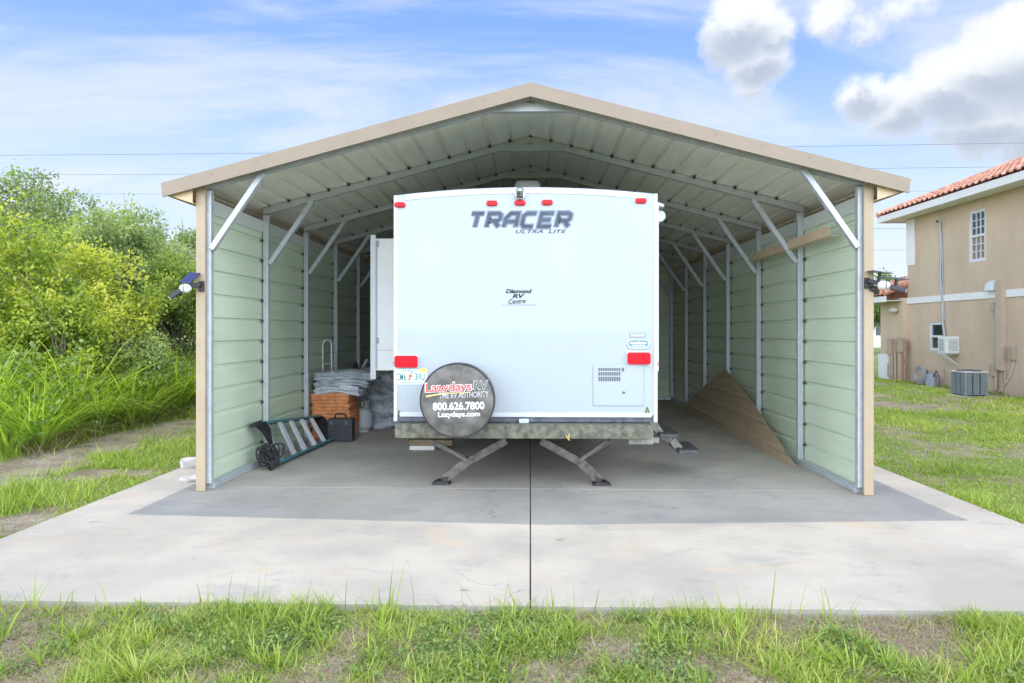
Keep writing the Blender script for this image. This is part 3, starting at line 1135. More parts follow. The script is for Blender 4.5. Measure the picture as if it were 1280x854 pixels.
    # number plate
    mb = MB(); pad(mb, 494.5, 534, 461.5, 480.5, TY, .004, .01)
    pl = mb.build('number_plate', M('plate_white', (.72, .78, .76), .4, var=.05, vscale=30), tr)
    yy = TY - .0058

    def ptxt(s, x0_, x1_, y0_, y1_, mat, bold=.02):
        a2, c2 = at(x0_, y1_, TY), at(x1_, y0_, TY)
        k2 = text(s, 'plate_lettering', mat, None, ((a2.x + c2.x) / 2, (a2.z + c2.z) / 2), c2.x - a2.x, c2.z - a2.z, 0, bold, 0, 1.0, yy)
        k2.parent = pl
    for i, ch in enumerate('CM6'):
        ptxt(ch, 495.9 + 4.35 * i, 499.6 + 4.35 * i, 466.8, 475.6, INK_GREEN, .012)
    for i, ch in enumerate('3WU'):
        ptxt(ch, 518.4 + 4.4 * i, 522.1 + 4.4 * i, 466.8, 475.2, INK_GREEN, .012)
    ptxt('MYFLORIDA.COM', 502, 524, 462.6, 464.6, INK_GREEN, .0)
    ptxt('SUNSHINE STATE', 500, 528, 477.3, 479.3, INK_GREEN, .0)
    mb = MB()
    for px, py, r_ in ((513, 470, .018), (511.8, 474, .013)):
        w = at(px, py, TY)
        mb.lathe([(r_, 0), (r_, .0012)], 16, Matrix.Translation((w.x, yy + .001 - .0005 * (py > 472), w.z)) @ Matrix.Rotation(R(90), 4, 'X'))
    k = mb.build('plate_emblem', INK_ORANGE, None); k.parent = pl
    mb = MB(); w = at(514.5, 466.2, TY); mb.prism([(w.x - .012, yy, w.z), (w.x, yy, w.z + .008), (w.x + .016, yy, w.z + .004), (w.x + .004, yy, w.z - .006)], (0, -.001, 0))
    k = mb.build('plate_leaf', INK_GREEN, None); k.parent = pl
    mb = MB(); pad(mb, 524.5, 533, 460.5, 465.5, TY - .0045, .0012, .004)
    k = mb.build('plate_sticker', M('sticker_yellow', (.75, .58, .12), .5), None); k.parent = pl

    # underbelly and frame
    mb = MB()
    mb.box(TX0 + .06, TX1 - .06, TY + .03, TY + 6.9, 0.50, TZ0 - .001)
    mb.build('underbelly', UNDER, tr)
    mb = MB(); mb.box(TX0 + .005, TX1 - .005, TY + .012, TY + .05, TZ0 - .052, TZ0 - .002)
    mb.build('rear_skirt', M('grey_skirt', (.10, .11, .125), .5, var=.4, vscale=12), tr)
    mb = MB(); pad(mb, 649, 661, 523.6, 530.6, TY + .010, .006, .004)
    mb.build('white_sticker', M('sticker_white', (.62, .66, .72), .5, var=.2, vscale=60), tr)
    # bumper: square steel tube
    by = 6.18
    a_, c_ = at(493.5, 548, by), at(815, 531.5, by)
    mb = MB(); mb.box(a_.x, c_.x, by, by + .115, a_.z, c_.z)
    bp = mb.build('bumper', BUMPER, tr, bevel=.007)
    for px in (520, 640, 775):
        w = at(px, 531, by)
        mb = MB(); mb.box(w.x - .03, w.x + .03, by + .116, TY + .3, .53, c_.z - .003)
        k = mb.build('bumper_bracket', BUMPER, None); k.parent = bp
    mb = MB(); w = at(709, 546, by - .004)
    mb.bar((w.x - .012, by - .004, w.z + .012), (w.x + .022, by - .006, w.z - .035), .012, .006)
    mb.bar((w.x + .02, by - .004, w.z + .03), (w.x + .012, by - .006, w.z - .01), .008, .006)
    k = mb.build('yellow_tag', M('tag_yellow', (.75, .60, .18), .5), None); k.parent = bp
    # bracket plate at the right end of the bumper
    a_, c_ = at(786, 556, by + .1), at(824, 536, by + .1)
    mb = MB(); mb.box(a_.x, c_.x - .05, by + .118, by + .17, a_.z, c_.z)
    mb.box(a_.x + .10, c_.x + .02, by + .2, by + .24, a_.z, a_.z + .05)
    mb.build('end_bracket', M('bracket_steel', (.27, .26, .22), .6, .2, var=.25, vscale=20), tr, bevel=.004)

    # spare wheel under its vinyl cover
    c = at(572.5, 500, 6.1)
    rw = 0.333
    rot = Matrix.Translation((c.x, by - .003, c.z)) @ Matrix.Rotation(R(90), 4, 'X')
    mb = MB()
    mb.lathe([(rw * .97, -.1), (rw, 0.0), (rw, .11), (rw * .985, .135), (rw * .93, .155), (rw * .62, .152), (rw * .4, .149), (.01, .147)], 64, rot)
    cv = mb.build('spare_tyre_cover', VINYL, tr, smooth=50)
    mb = MB()
    mb.tube([(c.x + rw * .985 * math.cos(a), by - .003 - .137, c.z + rw * .985 * math.sin(a)) for a in np.linspace(0, 2 * math.pi, 65)[:-1]], .0075, 8, closed=True)
    k = mb.build('cover_piping', PIPING, None, smooth=60); k.parent = cv
    fy = by - .003 - .1565

    def ct(s, x0_, x1_, y0_, y1_, mat, sh=0., bold=0.01, rot=R(2.2), off=0.0, nm_='cover_lettering'):
        a2, c2 = at(x0_, y1_, fy), at(x1_, y0_, fy)
        k2 = text(s, nm_, mat, None, ((a2.x + c2.x) / 2, (a2.z + c2.z) / 2), c2.x - a2.x, c2.z - a2.z, sh, bold, rot, 1.0, fy - off)
        k2.parent = cv
    ct('Lazydays', 531, 590.5, 477.5, 493.5, INK_WHITE, 0, .055, off=.0005)
    ct('Lazydays', 532, 589.5, 478.3, 492.7, INK_RED, 0, .022, off=.0018)
    ct('RV', 591, 611, 475.5, 487.5, INK_GREY, 0.1, .05, off=.0005)
    ct('RV', 592.2, 609.8, 476.6, 486.4, M('dark_print', (.10, .095, .085), .6), 0.1, .005, off=.0018)
    ct('THE RV AUTHORITY', 549, 611, 490, 497.5, INK_GREY, 0.05, .02, off=.0006)
    ct('800.626.7800', 541, 605.5, 502.6, 512.6, INK_WHITE, 0, .03, off=.0006, rot=R(1.5))
    ct('Lazydays.com', 547.5, 600, 514.8, 522.8, INK_WHITE, 0, .03, off=.0006, rot=R(1.5))
    mb = MB()
    top, bot = [], []
    for i in range(15):
        u = i / 14
        px = 532.5 + 57 * u
        mid = 495.8 - 4.6 * u - 3.2 * math.sin(math.pi * u) * .6
        th = 0.9 * (1 - u) + .2
        p0, p1 = at(px, mid - th, fy), at(px, mid + th, fy)
        top.append((p0.x, fy - .0024, p0.z)); bot.append((p1.x, fy - .0024, p1.z))
    mb.add(top + bot, [(i, i + 1, 16 + i, 15 + i) for i in range(14)])
    k = mb.build('cover_swoosh', INK_YEL, None); k.parent = cv

    # scissor stabiliser jacks
    jy = 6.62
    for foot, tops, arm_in in ((at(552, 602, jy), at(536, 552, jy), at(633, 550, jy)), (at(752, 602, jy), at(770, 549, jy), at(676, 550, jy))):
        s = -1 if foot.x < -.2 else 1
        j = MB()
        knee = at(586.5 if s < 0 else 723, 575, jy)
        j.bar((foot.x + s * -.02, jy, .045), (knee.x, jy, knee.z), .088, .04, up=(0, 1, 0))
        j.bar((knee.x - .0, jy - .035, knee.z - .006), (arm_in.x, jy - .035, arm_in.z), .074, .03, up=(0, 1, 0))
        jk = j.build('stabiliser_jack', JACK, tr, bevel=.004)
        j = MB()
        j.bar((knee.x, jy + .03, knee.z), (tops.x, jy + .03, tops.z), .045, .025, up=(0, 1, 0))
        j.bar((knee.x, jy - .075, knee.z), (tops.x + s * -.09, jy - .075, tops.z), .034, .02, up=(0, 1, 0))
        k = j.build('jack_strut', M('jack_strut_steel', (.13, .12, .105), .5, .3, var=.2, vscale=20), None, bevel=.003); k.parent = jk
        j = MB()
        j.prism([(foot.x - .09, jy - .07, .0), (foot.x + .09, jy - .07, .0), (foot.x + .085, jy - .07, .014), (foot.x + .04, jy - .05, .034), (foot.x - .04, jy - .05, .034), (foot.x - .085, jy - .07, .014)], (0, .13, 0))
        j.box(foot.x - s * .035 - .03, foot.x - s * .035 + .03, jy - .03, jy + .03, .025, .07)
        k = j.build('jack_foot', M('jack_foot_steel', (.05, .045, .042), .6, .3, var=.3, vscale=20), None, bevel=.003); k.parent = jk
        j = MB(); j.bar((min(tops.x, arm_in.x) - .05, jy, .505), (max(tops.x, arm_in.x) + .05, jy, .505), .05, .03)
        k = j.build('jack_rail', JACK, None); k.parent = jk
    # fold-down entry step on the right side
    st = MB()
    for px0, px1, py, yy2, wd in ((825, 850, 543.5, 6.86, .56), (849, 876, 563.5, 6.86, .56)):
        a2, c2 = at(px0, py, yy2), at(px1, py, yy2)
        poly = [(a2.x, yy2, a2.z - .028), (c2.x - .03, yy2, a2.z - .028), (c2.x, yy2 + .05, a2.z - .028), (c2.x, yy2 + wd - .05, a2.z - .028), (c2.x - .03, yy2 + wd, a2.z - .028), (a2.x, yy2 + wd, a2.z - .028)]
        st.prism(poly, (0, 0, .032))
        for q in range(4):
            x = a2.x + .02 + q * (c2.x - a2.x - .05) / 3
            st.box(x, x + .012, yy2 + .05, yy2 + wd - .05, a2.z + .0045, a2.z + .012)
    es = st.build('entry_step', M('step_black', (.075, .075, .078), .55, var=.25, vscale=30), tr, bevel=.006)
    for yy2 in (7.02, 7.36):
        st = MB()
        p0, p1, p2, p3 = at(817, 528, 6.93), at(829, 546, 6.93), at(842, 551, 6.93), at(853, 565, 6.93)
        for a2, c2 in ((p0, p1), (p1, p2), (p2, p3)):
            st.bar((a2.x, yy2, a2.z), (c2.x, yy2, c2.z), .075, .012, up=(0, 1, 0))
        k = st.build('step_arm', M('step_arm_steel', (.22, .205, .18), .55, .2, var=.35, vscale=25), None, bevel=.003); k.parent = es
    # wheels
    for x in (TX0 + .02, TX1 - .24):
        for y in (9.6, 10.45):
            rot = Matrix.Translation((x, y, .335)) @ Matrix.Rotation(R(90), 4, 'Y')
            mb = MB(); mb.lathe([(.2, .0), (.31, .0), (.335, .04), (.335, .17), (.31, .21), (.2, .21)], 32, rot)
            w = mb.build('wheel', RUBBER, tr, smooth=40)
            mb = MB(); mb.lathe([(.195, .02), (.195, .19)], 24, rot); k = mb.build('rim', WHITE, None, smooth=40); k.parent = w
    # slide-out room on the left
    sy = 8.0
    a2, c2 = at(465.5, 474, sy), at(488, 298, sy)
    mb = MB(); mb.box(a2.x, TX0 - .001, sy, sy + 3.2, a2.z + .10, c2.z)
    so = mb.build('slide_out', WHITE2, tr, bevel=.01)
    mb = MB(); mb.box(a2.x - .02, a2.x + .045, sy - .02, sy - .001, a2.z, c2.z + .04); mb.box(a2.x - .02, a2.x - .001, sy, sy + 3.24, a2.z, c2.z + .04)
    k = mb.build('slide_trim', WHITE, None, bevel=.004); k.parent = so
    mb = MB(); mb.box(a2.x + .05, TX0 - .002, sy - .006, sy + .001, a2.z + .34, a2.z + .345)
    mb.box(a2.x + .052, a2.x + .057, sy - .006, sy + .001, a2.z + .12, c2.z - .04)
    for zz in (a2.z + .42, c2.z - .10):
        mb.box(a2.x + .046, a2.x + .075, sy - .014, sy + .001, zz, zz + .07)
    k = mb.build('slide_seal', M('grey_seal', (.36, .38, .40), .6), None); k.parent = so
    return tr


build_ground()
build_slab()
build_carport()
build_trailer()

# ------------------------------------------------------------------ things kept in the carport


def lump(mb, nx, ny, size, center, rot=0.0, amp=0.03, freq=5.0, seed=0, sag=0.0, roundness=0.35, folds=0.0, foldn=6):
    """soft box: rounded slab with wrinkles; size = (lx, ly, lz)"""
    lx, ly, lz = size
    rr = np.random.default_rng(seed)
    o = len(mb.v)
    n = max(nx, ny)
    # cube-sphere style grid over 6 faces
    pts = {}
    verts, faces = [], []

    def vid(i, j, k):
        key = (i, j, k)
        if key not in pts:
            u = Vector((2 * i / n - 1, 2 * j / n - 1, 2 * k / n - 1))
            # superellipsoid-like rounding
            s = Vector((math.copysign(abs(u.x) ** 1.0, u.x), math.copysign(abs(u.y) ** 1.0, u.y), math.copysign(abs(u.z) ** 1.0, u.z)))
            sph = s.normalized() * 1.2
            p = s.lerp(sph, roundness)
            pts[key] = len(verts)
            verts.append(p)
        return pts[key]
    for a in range(n):
        for b in range(n):
            for k in (0, n):
                faces.append((vid(a, b, k), vid(a + 1, b, k), vid(a + 1, b + 1, k), vid(a, b + 1, k)))
                faces.append((vid(a, k, b), vid(a + 1, k, b), vid(a + 1, k, b + 1), vid(a, k, b + 1)))
                faces.append((vid(k, a, b), vid(k, a + 1, b), vid(k, a + 1, b + 1), vid(k, a, b + 1)))
    P = np.array([tuple(v) for v in verts])
    W = P * np.array([lx / 2, ly / 2, lz / 2])
    nrm = P / np.linalg.norm(P, axis=1, keepdims=True)
    nz = (vnoise(W[:, 0] * 1.3 + W[:, 2] * 1.7 + 20, W[:, 1] + W[:, 2] * .6 + 9, freq, seed, 4) - .5) * 2
    rid = 1 - np.abs((vnoise(W[:, 0] + W[:, 2] * 1.4 + 7, W[:, 1] - W[:, 2] * 1.1 + 3, freq * 1.3, seed + 40, 3) - .5) * 4)
    W = W + nrm * (nz * amp + rid * amp * 0.7)[:, None]
    if folds:
        W = W + nrm * np.array([1, 1, 0]) * (np.sin(P[:, 2] * math.pi * foldn / 2 + nz * 1.2)[:, None] * folds)
    W[:, 2] -= sag * (P[:, 0] ** 2) * (P[:, 2] > -2)
    c, s_ = math.cos(rot), math.sin(rot)
    out = np.stack([W[:, 0] * c - W[:, 1] * s_ + center[0], W[:, 0] * s_ + W[:, 1] * c + center[1], W[:, 2] + center[2]], 1)
    mb.add([tuple(p) for p in out], faces)
    return mb


def build_clutter():
    TARP = M('grey_tarpaulin', (0.38, 0.43, 0.48), 0.42, 0.0, var=0.25, vscale=9, col2=(0.58, 0.62, 0.66), bump=0.3, bscale=26)
    TARP2 = M('pale_tarpaulin', (0.58, 0.63, 0.66), 0.4, 0.0, var=0.15, vscale=9, bump=0.3, bscale=22)
    ORANGE = M('orange_cloth', (0.68, 0.27, 0.11), 0.8, 0.0, var=0.22, vscale=12)
    ALU = M('aluminium', (0.62, 0.64, 0.66), 0.35, 0.6, var=.08, vscale=20)
    TEAL = M('teal_fibreglass', (0.055, 0.20, 0.22), 0.4, 0.0, var=.15, vscale=14)
    # --- stepladder lying on its side, feet towards the opening, leaning on the wall
    A0, A1 = Vector((-2.78, 7.30, .035)), Vector((-2.66, 9.12, .035))
    B0, B1 = Vector((-2.945, 7.22, .485)), Vector((-2.885, 9.30, .31))
    ld = empty('stepladder', (-2.8, 7.3, 0), 'teal and aluminium stepladder lying on its side against the left wall', 'ladder')
    out = (B0 - A0).cross(A1 - A0).normalized()
    if out.x < 0:
        out = -out
    for a, b in ((A0, A1), (B0, B1)):
        mb = MB(); mb.bar(a, b, .028, .075, up=out)
        mb.build('side_rail', TEAL, ld, bevel=.004)
    for i, u in enumerate((.10, .31, .475, .65, .82)):
        a, b = A0.lerp(A1, u), B0.lerp(B1, u * .97)
        mb = MB()
        d = (A1 - A0).normalized()
        n_ = (b - a).normalized()
        for q in range(4):
            mb.bar(a + d * (-.036 + .024 * q) + out * .012 + n_ * .01, b + d * (-.036 + .024 * q) + out * .012 - n_ * .01, .020, .022 + .004 * (q % 2), up=out)
        mb.build('tread', ALU, ld, bevel=.002)
    for i, u in enumerate((.20, .40, .57, .74)):
        a, b = A0.lerp(A1, u) - out * .10, B0.lerp(B1, u * .97) - out * .06
        mb = MB(); mb.bar(a, b, .022, .022, up=out)
        mb.build('rear_brace', ALU, ld)
    mb = MB()
    for a, b in ((A0, A1), (B0, B1)):
        q = b - a
        mb = MB(); mb.bar(a - out * .075 + q * .01, b - out * .05, .022, .04, up=out)
        mb.build('rear_rail', TEAL, ld)
    a, b = A1, B1
    mb = MB(); d = (A1 - A0).normalized()
    mb.prism([a + d * -.02 + out * .05, b + d * -.02 + out * .05, b + d * -.02 - out * .09, a + d * -.02 - out * .09], d * .13)
    mb.build('top_cap', BLACK, ld, bevel=.008)
    mb = MB()
    n_ = (A0 - B0).normalized()
    mb.prism([B0 - d * .04 + out * .05, B0 + d * .16 + out * .05, B0 + d * .20 + n_ * .10 + out * .05, B0 + d * .11 + n_ * .26 + out * .05, B0 + d * .06 + n_ * .10 + out * .05], out * -.05)
    mb.build('corner_gusset', BLACK, ld, bevel=.006)
    for p in (A0, B0):
        mb = MB(); mb.bar(p - d * .03, p + d * .07, .045, .09, up=out)
        mb.build('rubber_foot', RUBBER, ld, bevel=.006)
    # black cable coil hanging at the low foot
    mb = MB()
    rr = random.Random(3)
    for k in range(26):
        c = Vector((-2.785 + rr.uniform(-.045, .055), 7.20 + rr.uniform(-.05, .05), .135 + rr.uniform(-.03, .05)))
        rx, rz = .052 + rr.uniform(-.025, .04), .085 + rr.uniform(-.045, .04)
        tilt, t2, ro = rr.uniform(-.9, .9), rr.uniform(-.6, .6), rr.uniform(-.7, .7)
        pts = []
        for a_ in np.linspace(0, 2 * math.pi, 21)[:-1]:
            x, z = rx * math.cos(a_), rz * math.sin(a_) * (1 + .25 * math.sin(2 * a_ + k))
            x, z = x * math.cos(ro) - z * math.sin(ro), x * math.sin(ro) + z * math.cos(ro)
            pts.append((c.x + x, c.y + x * tilt + z * t2, max(.008, c.z + z)))
        mb.tube(pts, .0075, 6, closed=True)
    o = mb.build('cable_coil', BLACK, smooth=60)
    tag(o, 'coil of black cable hanging at the feet of the teal stepladder', 'cable')

    # --- black tool case
    a, b = at(409, 553, 9.05), at(440, 524, 9.05)
    tc = empty('tool_case', ((a.x + b.x) / 2, 9.2, 0), 'black ribbed plastic tool case standing in front of the orange stack', 'tool case')
    mb = MB(); mb.box(a.x, b.x, 9.05, 9.22, 0.004, b.z)
    CASE = M('charcoal_case', (.04, .042, .05), .5, bump=.15, bscale=60)
    mb.build('case', CASE, tc, bevel=.014, seg=3)
    for i in range(5):
        z = .05 + i * (b.z - .07) / 5
        mb = MB(); mb.box(a.x + .03, b.x - .03, 9.038, 9.0495, z, z + .026); mb.build('rib', CASE, tc, bevel=.003)
    mb = MB()
    cx = (a.x + b.x) / 2 - .01
    mb.tube([(cx - .075, 9.13, b.z - .005), (cx - .07, 9.13, b.z + .045), (cx - .05, 9.13, b.z + .06), (cx + .05, 9.13, b.z + .06), (cx + .07, 9.13, b.z + .045), (cx + .075, 9.13, b.z - .005)], .012, 8)
    mb.build('handle', BLACK, tc, smooth=50)
    for dx in (-.1, .1):
        mb = MB(); mb.box(cx + dx - .018, cx + dx + .018, 9.036, 9.0495, b.z - .075, b.z - .03); mb.build('latch', M('grey_latch', (.12, .12, .13), .4), tc, bevel=.002)

    # --- stack of folded orange cloths
    mb = MB()
    a, b = at(388, 545, 9.28), at(437, 496, 9.28)
    nlay = 13
    zt = .62
    for i in range(nlay):
        z = zt * (i + .5) / nlay
        lump(mb, 9, 9, (b.x - a.x + RNG.uniform(-.02, .02), .5, zt / nlay * 1.02), ((a.x + b.x) / 2 + RNG.uniform(-.012, .012), 9.53, z), RNG.uniform(-.02, .02), .008, 9, 10 + i, roundness=.16)
    o = mb.build('folded_cloth_stack', ORANGE, smooth=60)
    tag(o, 'tall stack of folded orange cloths under the grey tarpaulins', 'cloth stack')

    # --- folded grey tarpaulins on top
    specs = [((.62, .5, .12), (-2.66, 9.54, .675), 'pale grey folded tarpaulin lying directly on the orange cloth stack', TARP2, 3),
             ((.74, .54, .10), (-2.61, 9.55, .775), 'grey folded tarpaulin in the middle of the pile above the orange stack', TARP, 4),
             ((.82, .56, .10), (-2.57, 9.56, .865), 'topmost folded grey tarpaulin of the pile beside the left wall', TARP, 5)]
    for sz, c, lb, m, sd in specs:
        mb = MB()
        lump(mb, 26, 26, sz, c, RNG.uniform(-.08, .08), .03, 5.5, sd, sag=.03, roundness=.22, folds=.014, foldn=5)
        tag(mb.build('folded_tarpaulin', m, smooth=80), lb, 'tarpaulin', 'folded tarpaulins')
    # crumpled heap behind
    hp = MB()
    lump(hp, 44, 44, (.66, .8, .86), (-2.34, 10.65, .43), .2, .075, 3.6, 31, roundness=.45, folds=.03, foldn=8)
    tag(hp.build('crumpled_tarpaulin', TARP, smooth=80), 'large crumpled grey tarpaulin heap behind the gas cylinder', 'tarpaulin')

    # --- gas cylinder
    gc = empty('gas_cylinder', (-2.50, 10.02, 0), 'grey white propane cylinder beside the orange cloth stack', 'gas cylinder')
    GREY = M('cylinder_grey', (.47, .49, .50), .4, var=.15, vscale=9)
    cx, cy = -2.475, 10.0
    T = Matrix.Translation((cx, cy, 0))
    mb = MB(); mb.lathe([(.06, .03), (.12, .04), (.148, .075), (.152, .12), (.152, .26), (.146, .31), (.115, .345), (.05, .362), (.03, .364)], 32, T)
    mb.build('tank', GREY, gc, smooth=50)
    mb = MB(); mb.lathe([(.10, .0), (.105, .0), (.105, .05), (.10, .05)], 28, T); mb.build('foot_ring', GREY, gc, smooth=40)
    mb = MB()
    for k in range(20):
        a0, a1 = R(-60 + k * 15), R(-60 + (k + 1) * 15)
        v = []
        for r_ in (.098, .103):
            for z in (.345, .45):
                v += [(cx + r_ * math.cos(a0), cy + r_ * math.sin(a0), z), (cx + r_ * math.cos(a1), cy + r_ * math.sin(a1), z)]
        mb.add(v, [(0, 1, 3, 2), (4, 6, 7, 5), (2, 3, 7, 6), (0, 4, 5, 1)])
    mb.build('collar', GREY, gc)
    mb = MB(); mb.lathe([(.02, .36), (.02, .40), (.03, .40), (.03, .43)], 12, T); mb.build('valve', M('brass', (.45, .33, .13), .35, .8), gc)

    # --- blue bin with a brown bag on it
    a, b = at(468, 533, 11.0), at(494, 492, 11.0)
    mb = MB()
    w = b.x - a.x
    mb.prism([(a.x + .02, 11.0, .0), (a.x + w + .1, 11.0, .0), (a.x + w + .14, 11.0, b.z), (a.x - .01, 11.0, b.z)], (0, .5, 0))
    mb.box(a.x - .03, a.x + w + .16, 10.98, 11.52, b.z + .001, b.z + .03)
    tag(mb.build('storage_bin', M('blue_plastic', (.025, .04, .13), .45, var=.15), bevel=.01), 'dark blue plastic storage bin beside the crumpled grey tarpaulin', 'storage bin')
    mb = MB(); lump(mb, 22, 22, (.34, .36, .26), (a.x + .22, 11.24, b.z + .15), .3, .035, 7, 77, roundness=.6)
    tag(mb.build('brown_bag', M('brown_bag', (.16, .095, .05), .8, var=.4, vscale=14, col2=(.30, .2, .11)), smooth=80), 'crumpled brown bag resting on the dark blue bin', 'bag')

    # --- hand truck with looped handle standing behind the tarpaulins
    ht = empty('hand_truck', (-2.9, 9.9, 0), 'pale hand truck with a looped handle standing by the left wall', 'hand truck')
    p0, p1 = at(403.5, 440, 9.9), at(414.5, 440, 9.9)
    zt = at(409, 425, 9.9).z
    PALE = M('pale_tube', (.60, .58, .52), .4, .2, var=.2, vscale=18)
    mb = MB()
    xw = (p1.x - p0.x) / 2
    cx = (p0.x + p1.x) / 2
    pts = [(cx - xw, 9.9, .05), (cx - xw, 9.9, zt - xw * 1.1)] + [(cx - xw * math.cos(t), 9.9 + .02 * math.sin(t), zt - xw * 1.1 + xw * 1.1 * math.sin(t)) for t in np.linspace(.3, math.pi - .3, 9)] + [(cx + xw, 9.9, zt - xw * 1.1), (cx + xw, 9.9, .05)]
    mb.tube(pts, .016, 10); mb.build('looped_frame', PALE, ht, smooth=60)
    for z in (.35, .75, 1.0):
        mb = MB(); mb.tube([(cx - xw, 9.9, z), (cx + xw, 9.9, z)], .009, 8); mb.build('cross_bar', PALE, ht, smooth=60)
    mb = MB(); mb.box(cx - .06, cx + .16, 9.79, 9.9, .01, .022); mb.build('toe_plate', PALE, ht)
    for dx in (-.05, .12):
        mb = MB(); mb.lathe([(.08, -.02), (.1, -.012), (.1, .012), (.08, .02)], 20, Matrix.Translation((cx + dx, 9.98, .105)) @ Matrix.Rotation(R(90), 4, 'Y'))
        mb.build('wheel', RUBBER, ht, smooth=40)
    # --- folded garden chair further back: black slings, aluminium tube
    fc = empty('folding_chair', (-2.5, 11.25, 0), 'folded black and aluminium chair leaning behind the tarpaulin heap', 'chair')
    q = lambda px, py, y=11.25: at(px, py, y)
    mb = MB(); mb.bar(q(444, 478), q(459, 449), .05, .03, up=(0, 1, 0)); mb.bar(q(444, 478), (q(440, 478).x, 11.25, 0.02), .04, .03, up=(0, 1, 0))
    mb.build('frame_tube', M('dull_aluminium', (.40, .40, .39), .45, .4), fc, bevel=.004)
    mb = MB(); mb.prism([q(439, 476, 11.3), q(441, 456, 11.3), q(446, 452, 11.3), q(449, 470, 11.3)], (0, .04, 0)); mb.build('sling', BLACK, fc, bevel=.006)
    mb = MB(); mb.prism([q(452, 478, 11.3), q(459, 455, 11.3), q(465, 452, 11.3), q(466, 480, 11.3)], (0, .04, 0)); mb.build('sling', BLACK, fc, bevel=.006)

    # --- tan corrugated sheets leaning on the right wall, cut to a triangle
    def ribbed_poly(name, pts, ribs_dir, label, cat):
        """polygon in the (y, z) plane clipped into strips across z with raised ribs"""
        mb = MB()
        zs = []
        z = 0.0
        zmax = max(p[1] for p in pts)
        prof = []
        while z < zmax:
            prof += [(z, 0), (z + .085, 0), (z + .10, .016), (z + .125, .016), (z + .14, 0)]
            z += .229
        prof = [p for p in prof if p[0] < zmax] + [(zmax, 0)]

        def span(z):
            ys = []
            n = len(pts)
            for i in range(n):
                (y0, z0), (y1, z1) = pts[i], pts[(i + 1) % n]
                if (z0 <= z <= z1) or (z1 <= z <= z0):
                    if abs(z1 - z0) < 1e-9:
                        ys += [y0, y1]
                    else:
                        ys.append(y0 + (y1 - y0) * (z - z0) / (z1 - z0))
            return min(ys), max(ys)
        lean = .11
        rows = []
        for z, d in prof:
            y0, y1 = span(min(max(z, 1e-4), zmax - 1e-4))
            x = 2.87 + lean*.8 * z / zmax - d
            rows.append(((x, y0, z + .004), (x, y1, z + .004), (x + .004, y0, z + .004), (x + .004, y1, z + .004)))
        for r0, r1 in zip(rows[:-1], rows[1:]):
            mb.add([r0[0], r0[1], r1[1], r1[0]], [(0, 1, 2, 3)])
            mb.add([r0[2], r0[3], r1[3], r1[2]], [(0, 1, 2, 3)])
            mb.add([r0[0], r1[0], r1[2], r0[2]], [(0, 1, 2, 3)])
            mb.add([r0[1], r1[1], r1[3], r0[3]], [(0, 1, 2, 3)])
        o = mb.build(name, TAN_DARK)
        return tag(o, label, cat)
    ribbed_poly('offcut_sheet', [(7.42, .0), (13.2, .0), (10.45, .90), (9.1, .55)], None, 'triangular tan ribbed metal offcut leaning against the right wall', 'metal sheet')
    # tan trim length lying across the braces on the right
    mb = MB()
    ya, yb = 6.62, 9.0
    v = [(2.86, 2.40), (2.86, 2.495), (2.866, 2.495), (2.866, 2.406), (2.955, 2.406), (2.955, 2.40)]
    mb.prism([(x, ya, z) for x, z in v], (0, yb - ya, -.02))
    tag(mb.build('trim_offcut', M('tan_trim_offcut', (.55, .42, .27), .5, var=.1, vscale=4), bevel=.002), 'long tan metal trim lying across the braces high on the right wall', 'metal trim')

    # --- timber and white block under the trailer
    a, b = at(511, 557, 8.45), at(563, 550, 8.45)
    mb = MB(); mb.box(a.x, b.x + .02, 8.45, 8.62, .057, .125)
    tag(mb.build('timber_plank', M('brown_timber', (.20, .15, .09), .7, var=.3, vscale=8, stretch=(1, 8, 8)), bevel=.004), 'short brown timber plank under the left rear of the trailer', 'plank')
    mb = MB(); mb.box(a.x + .01, a.x + .32, 8.43, 8.72, .002, .055)
    tag(mb.build('white_block', M('white_block', (.62, .61, .57), .6, var=.1), bevel=.008), 'flat white block carrying the timber plank under the trailer', 'block')


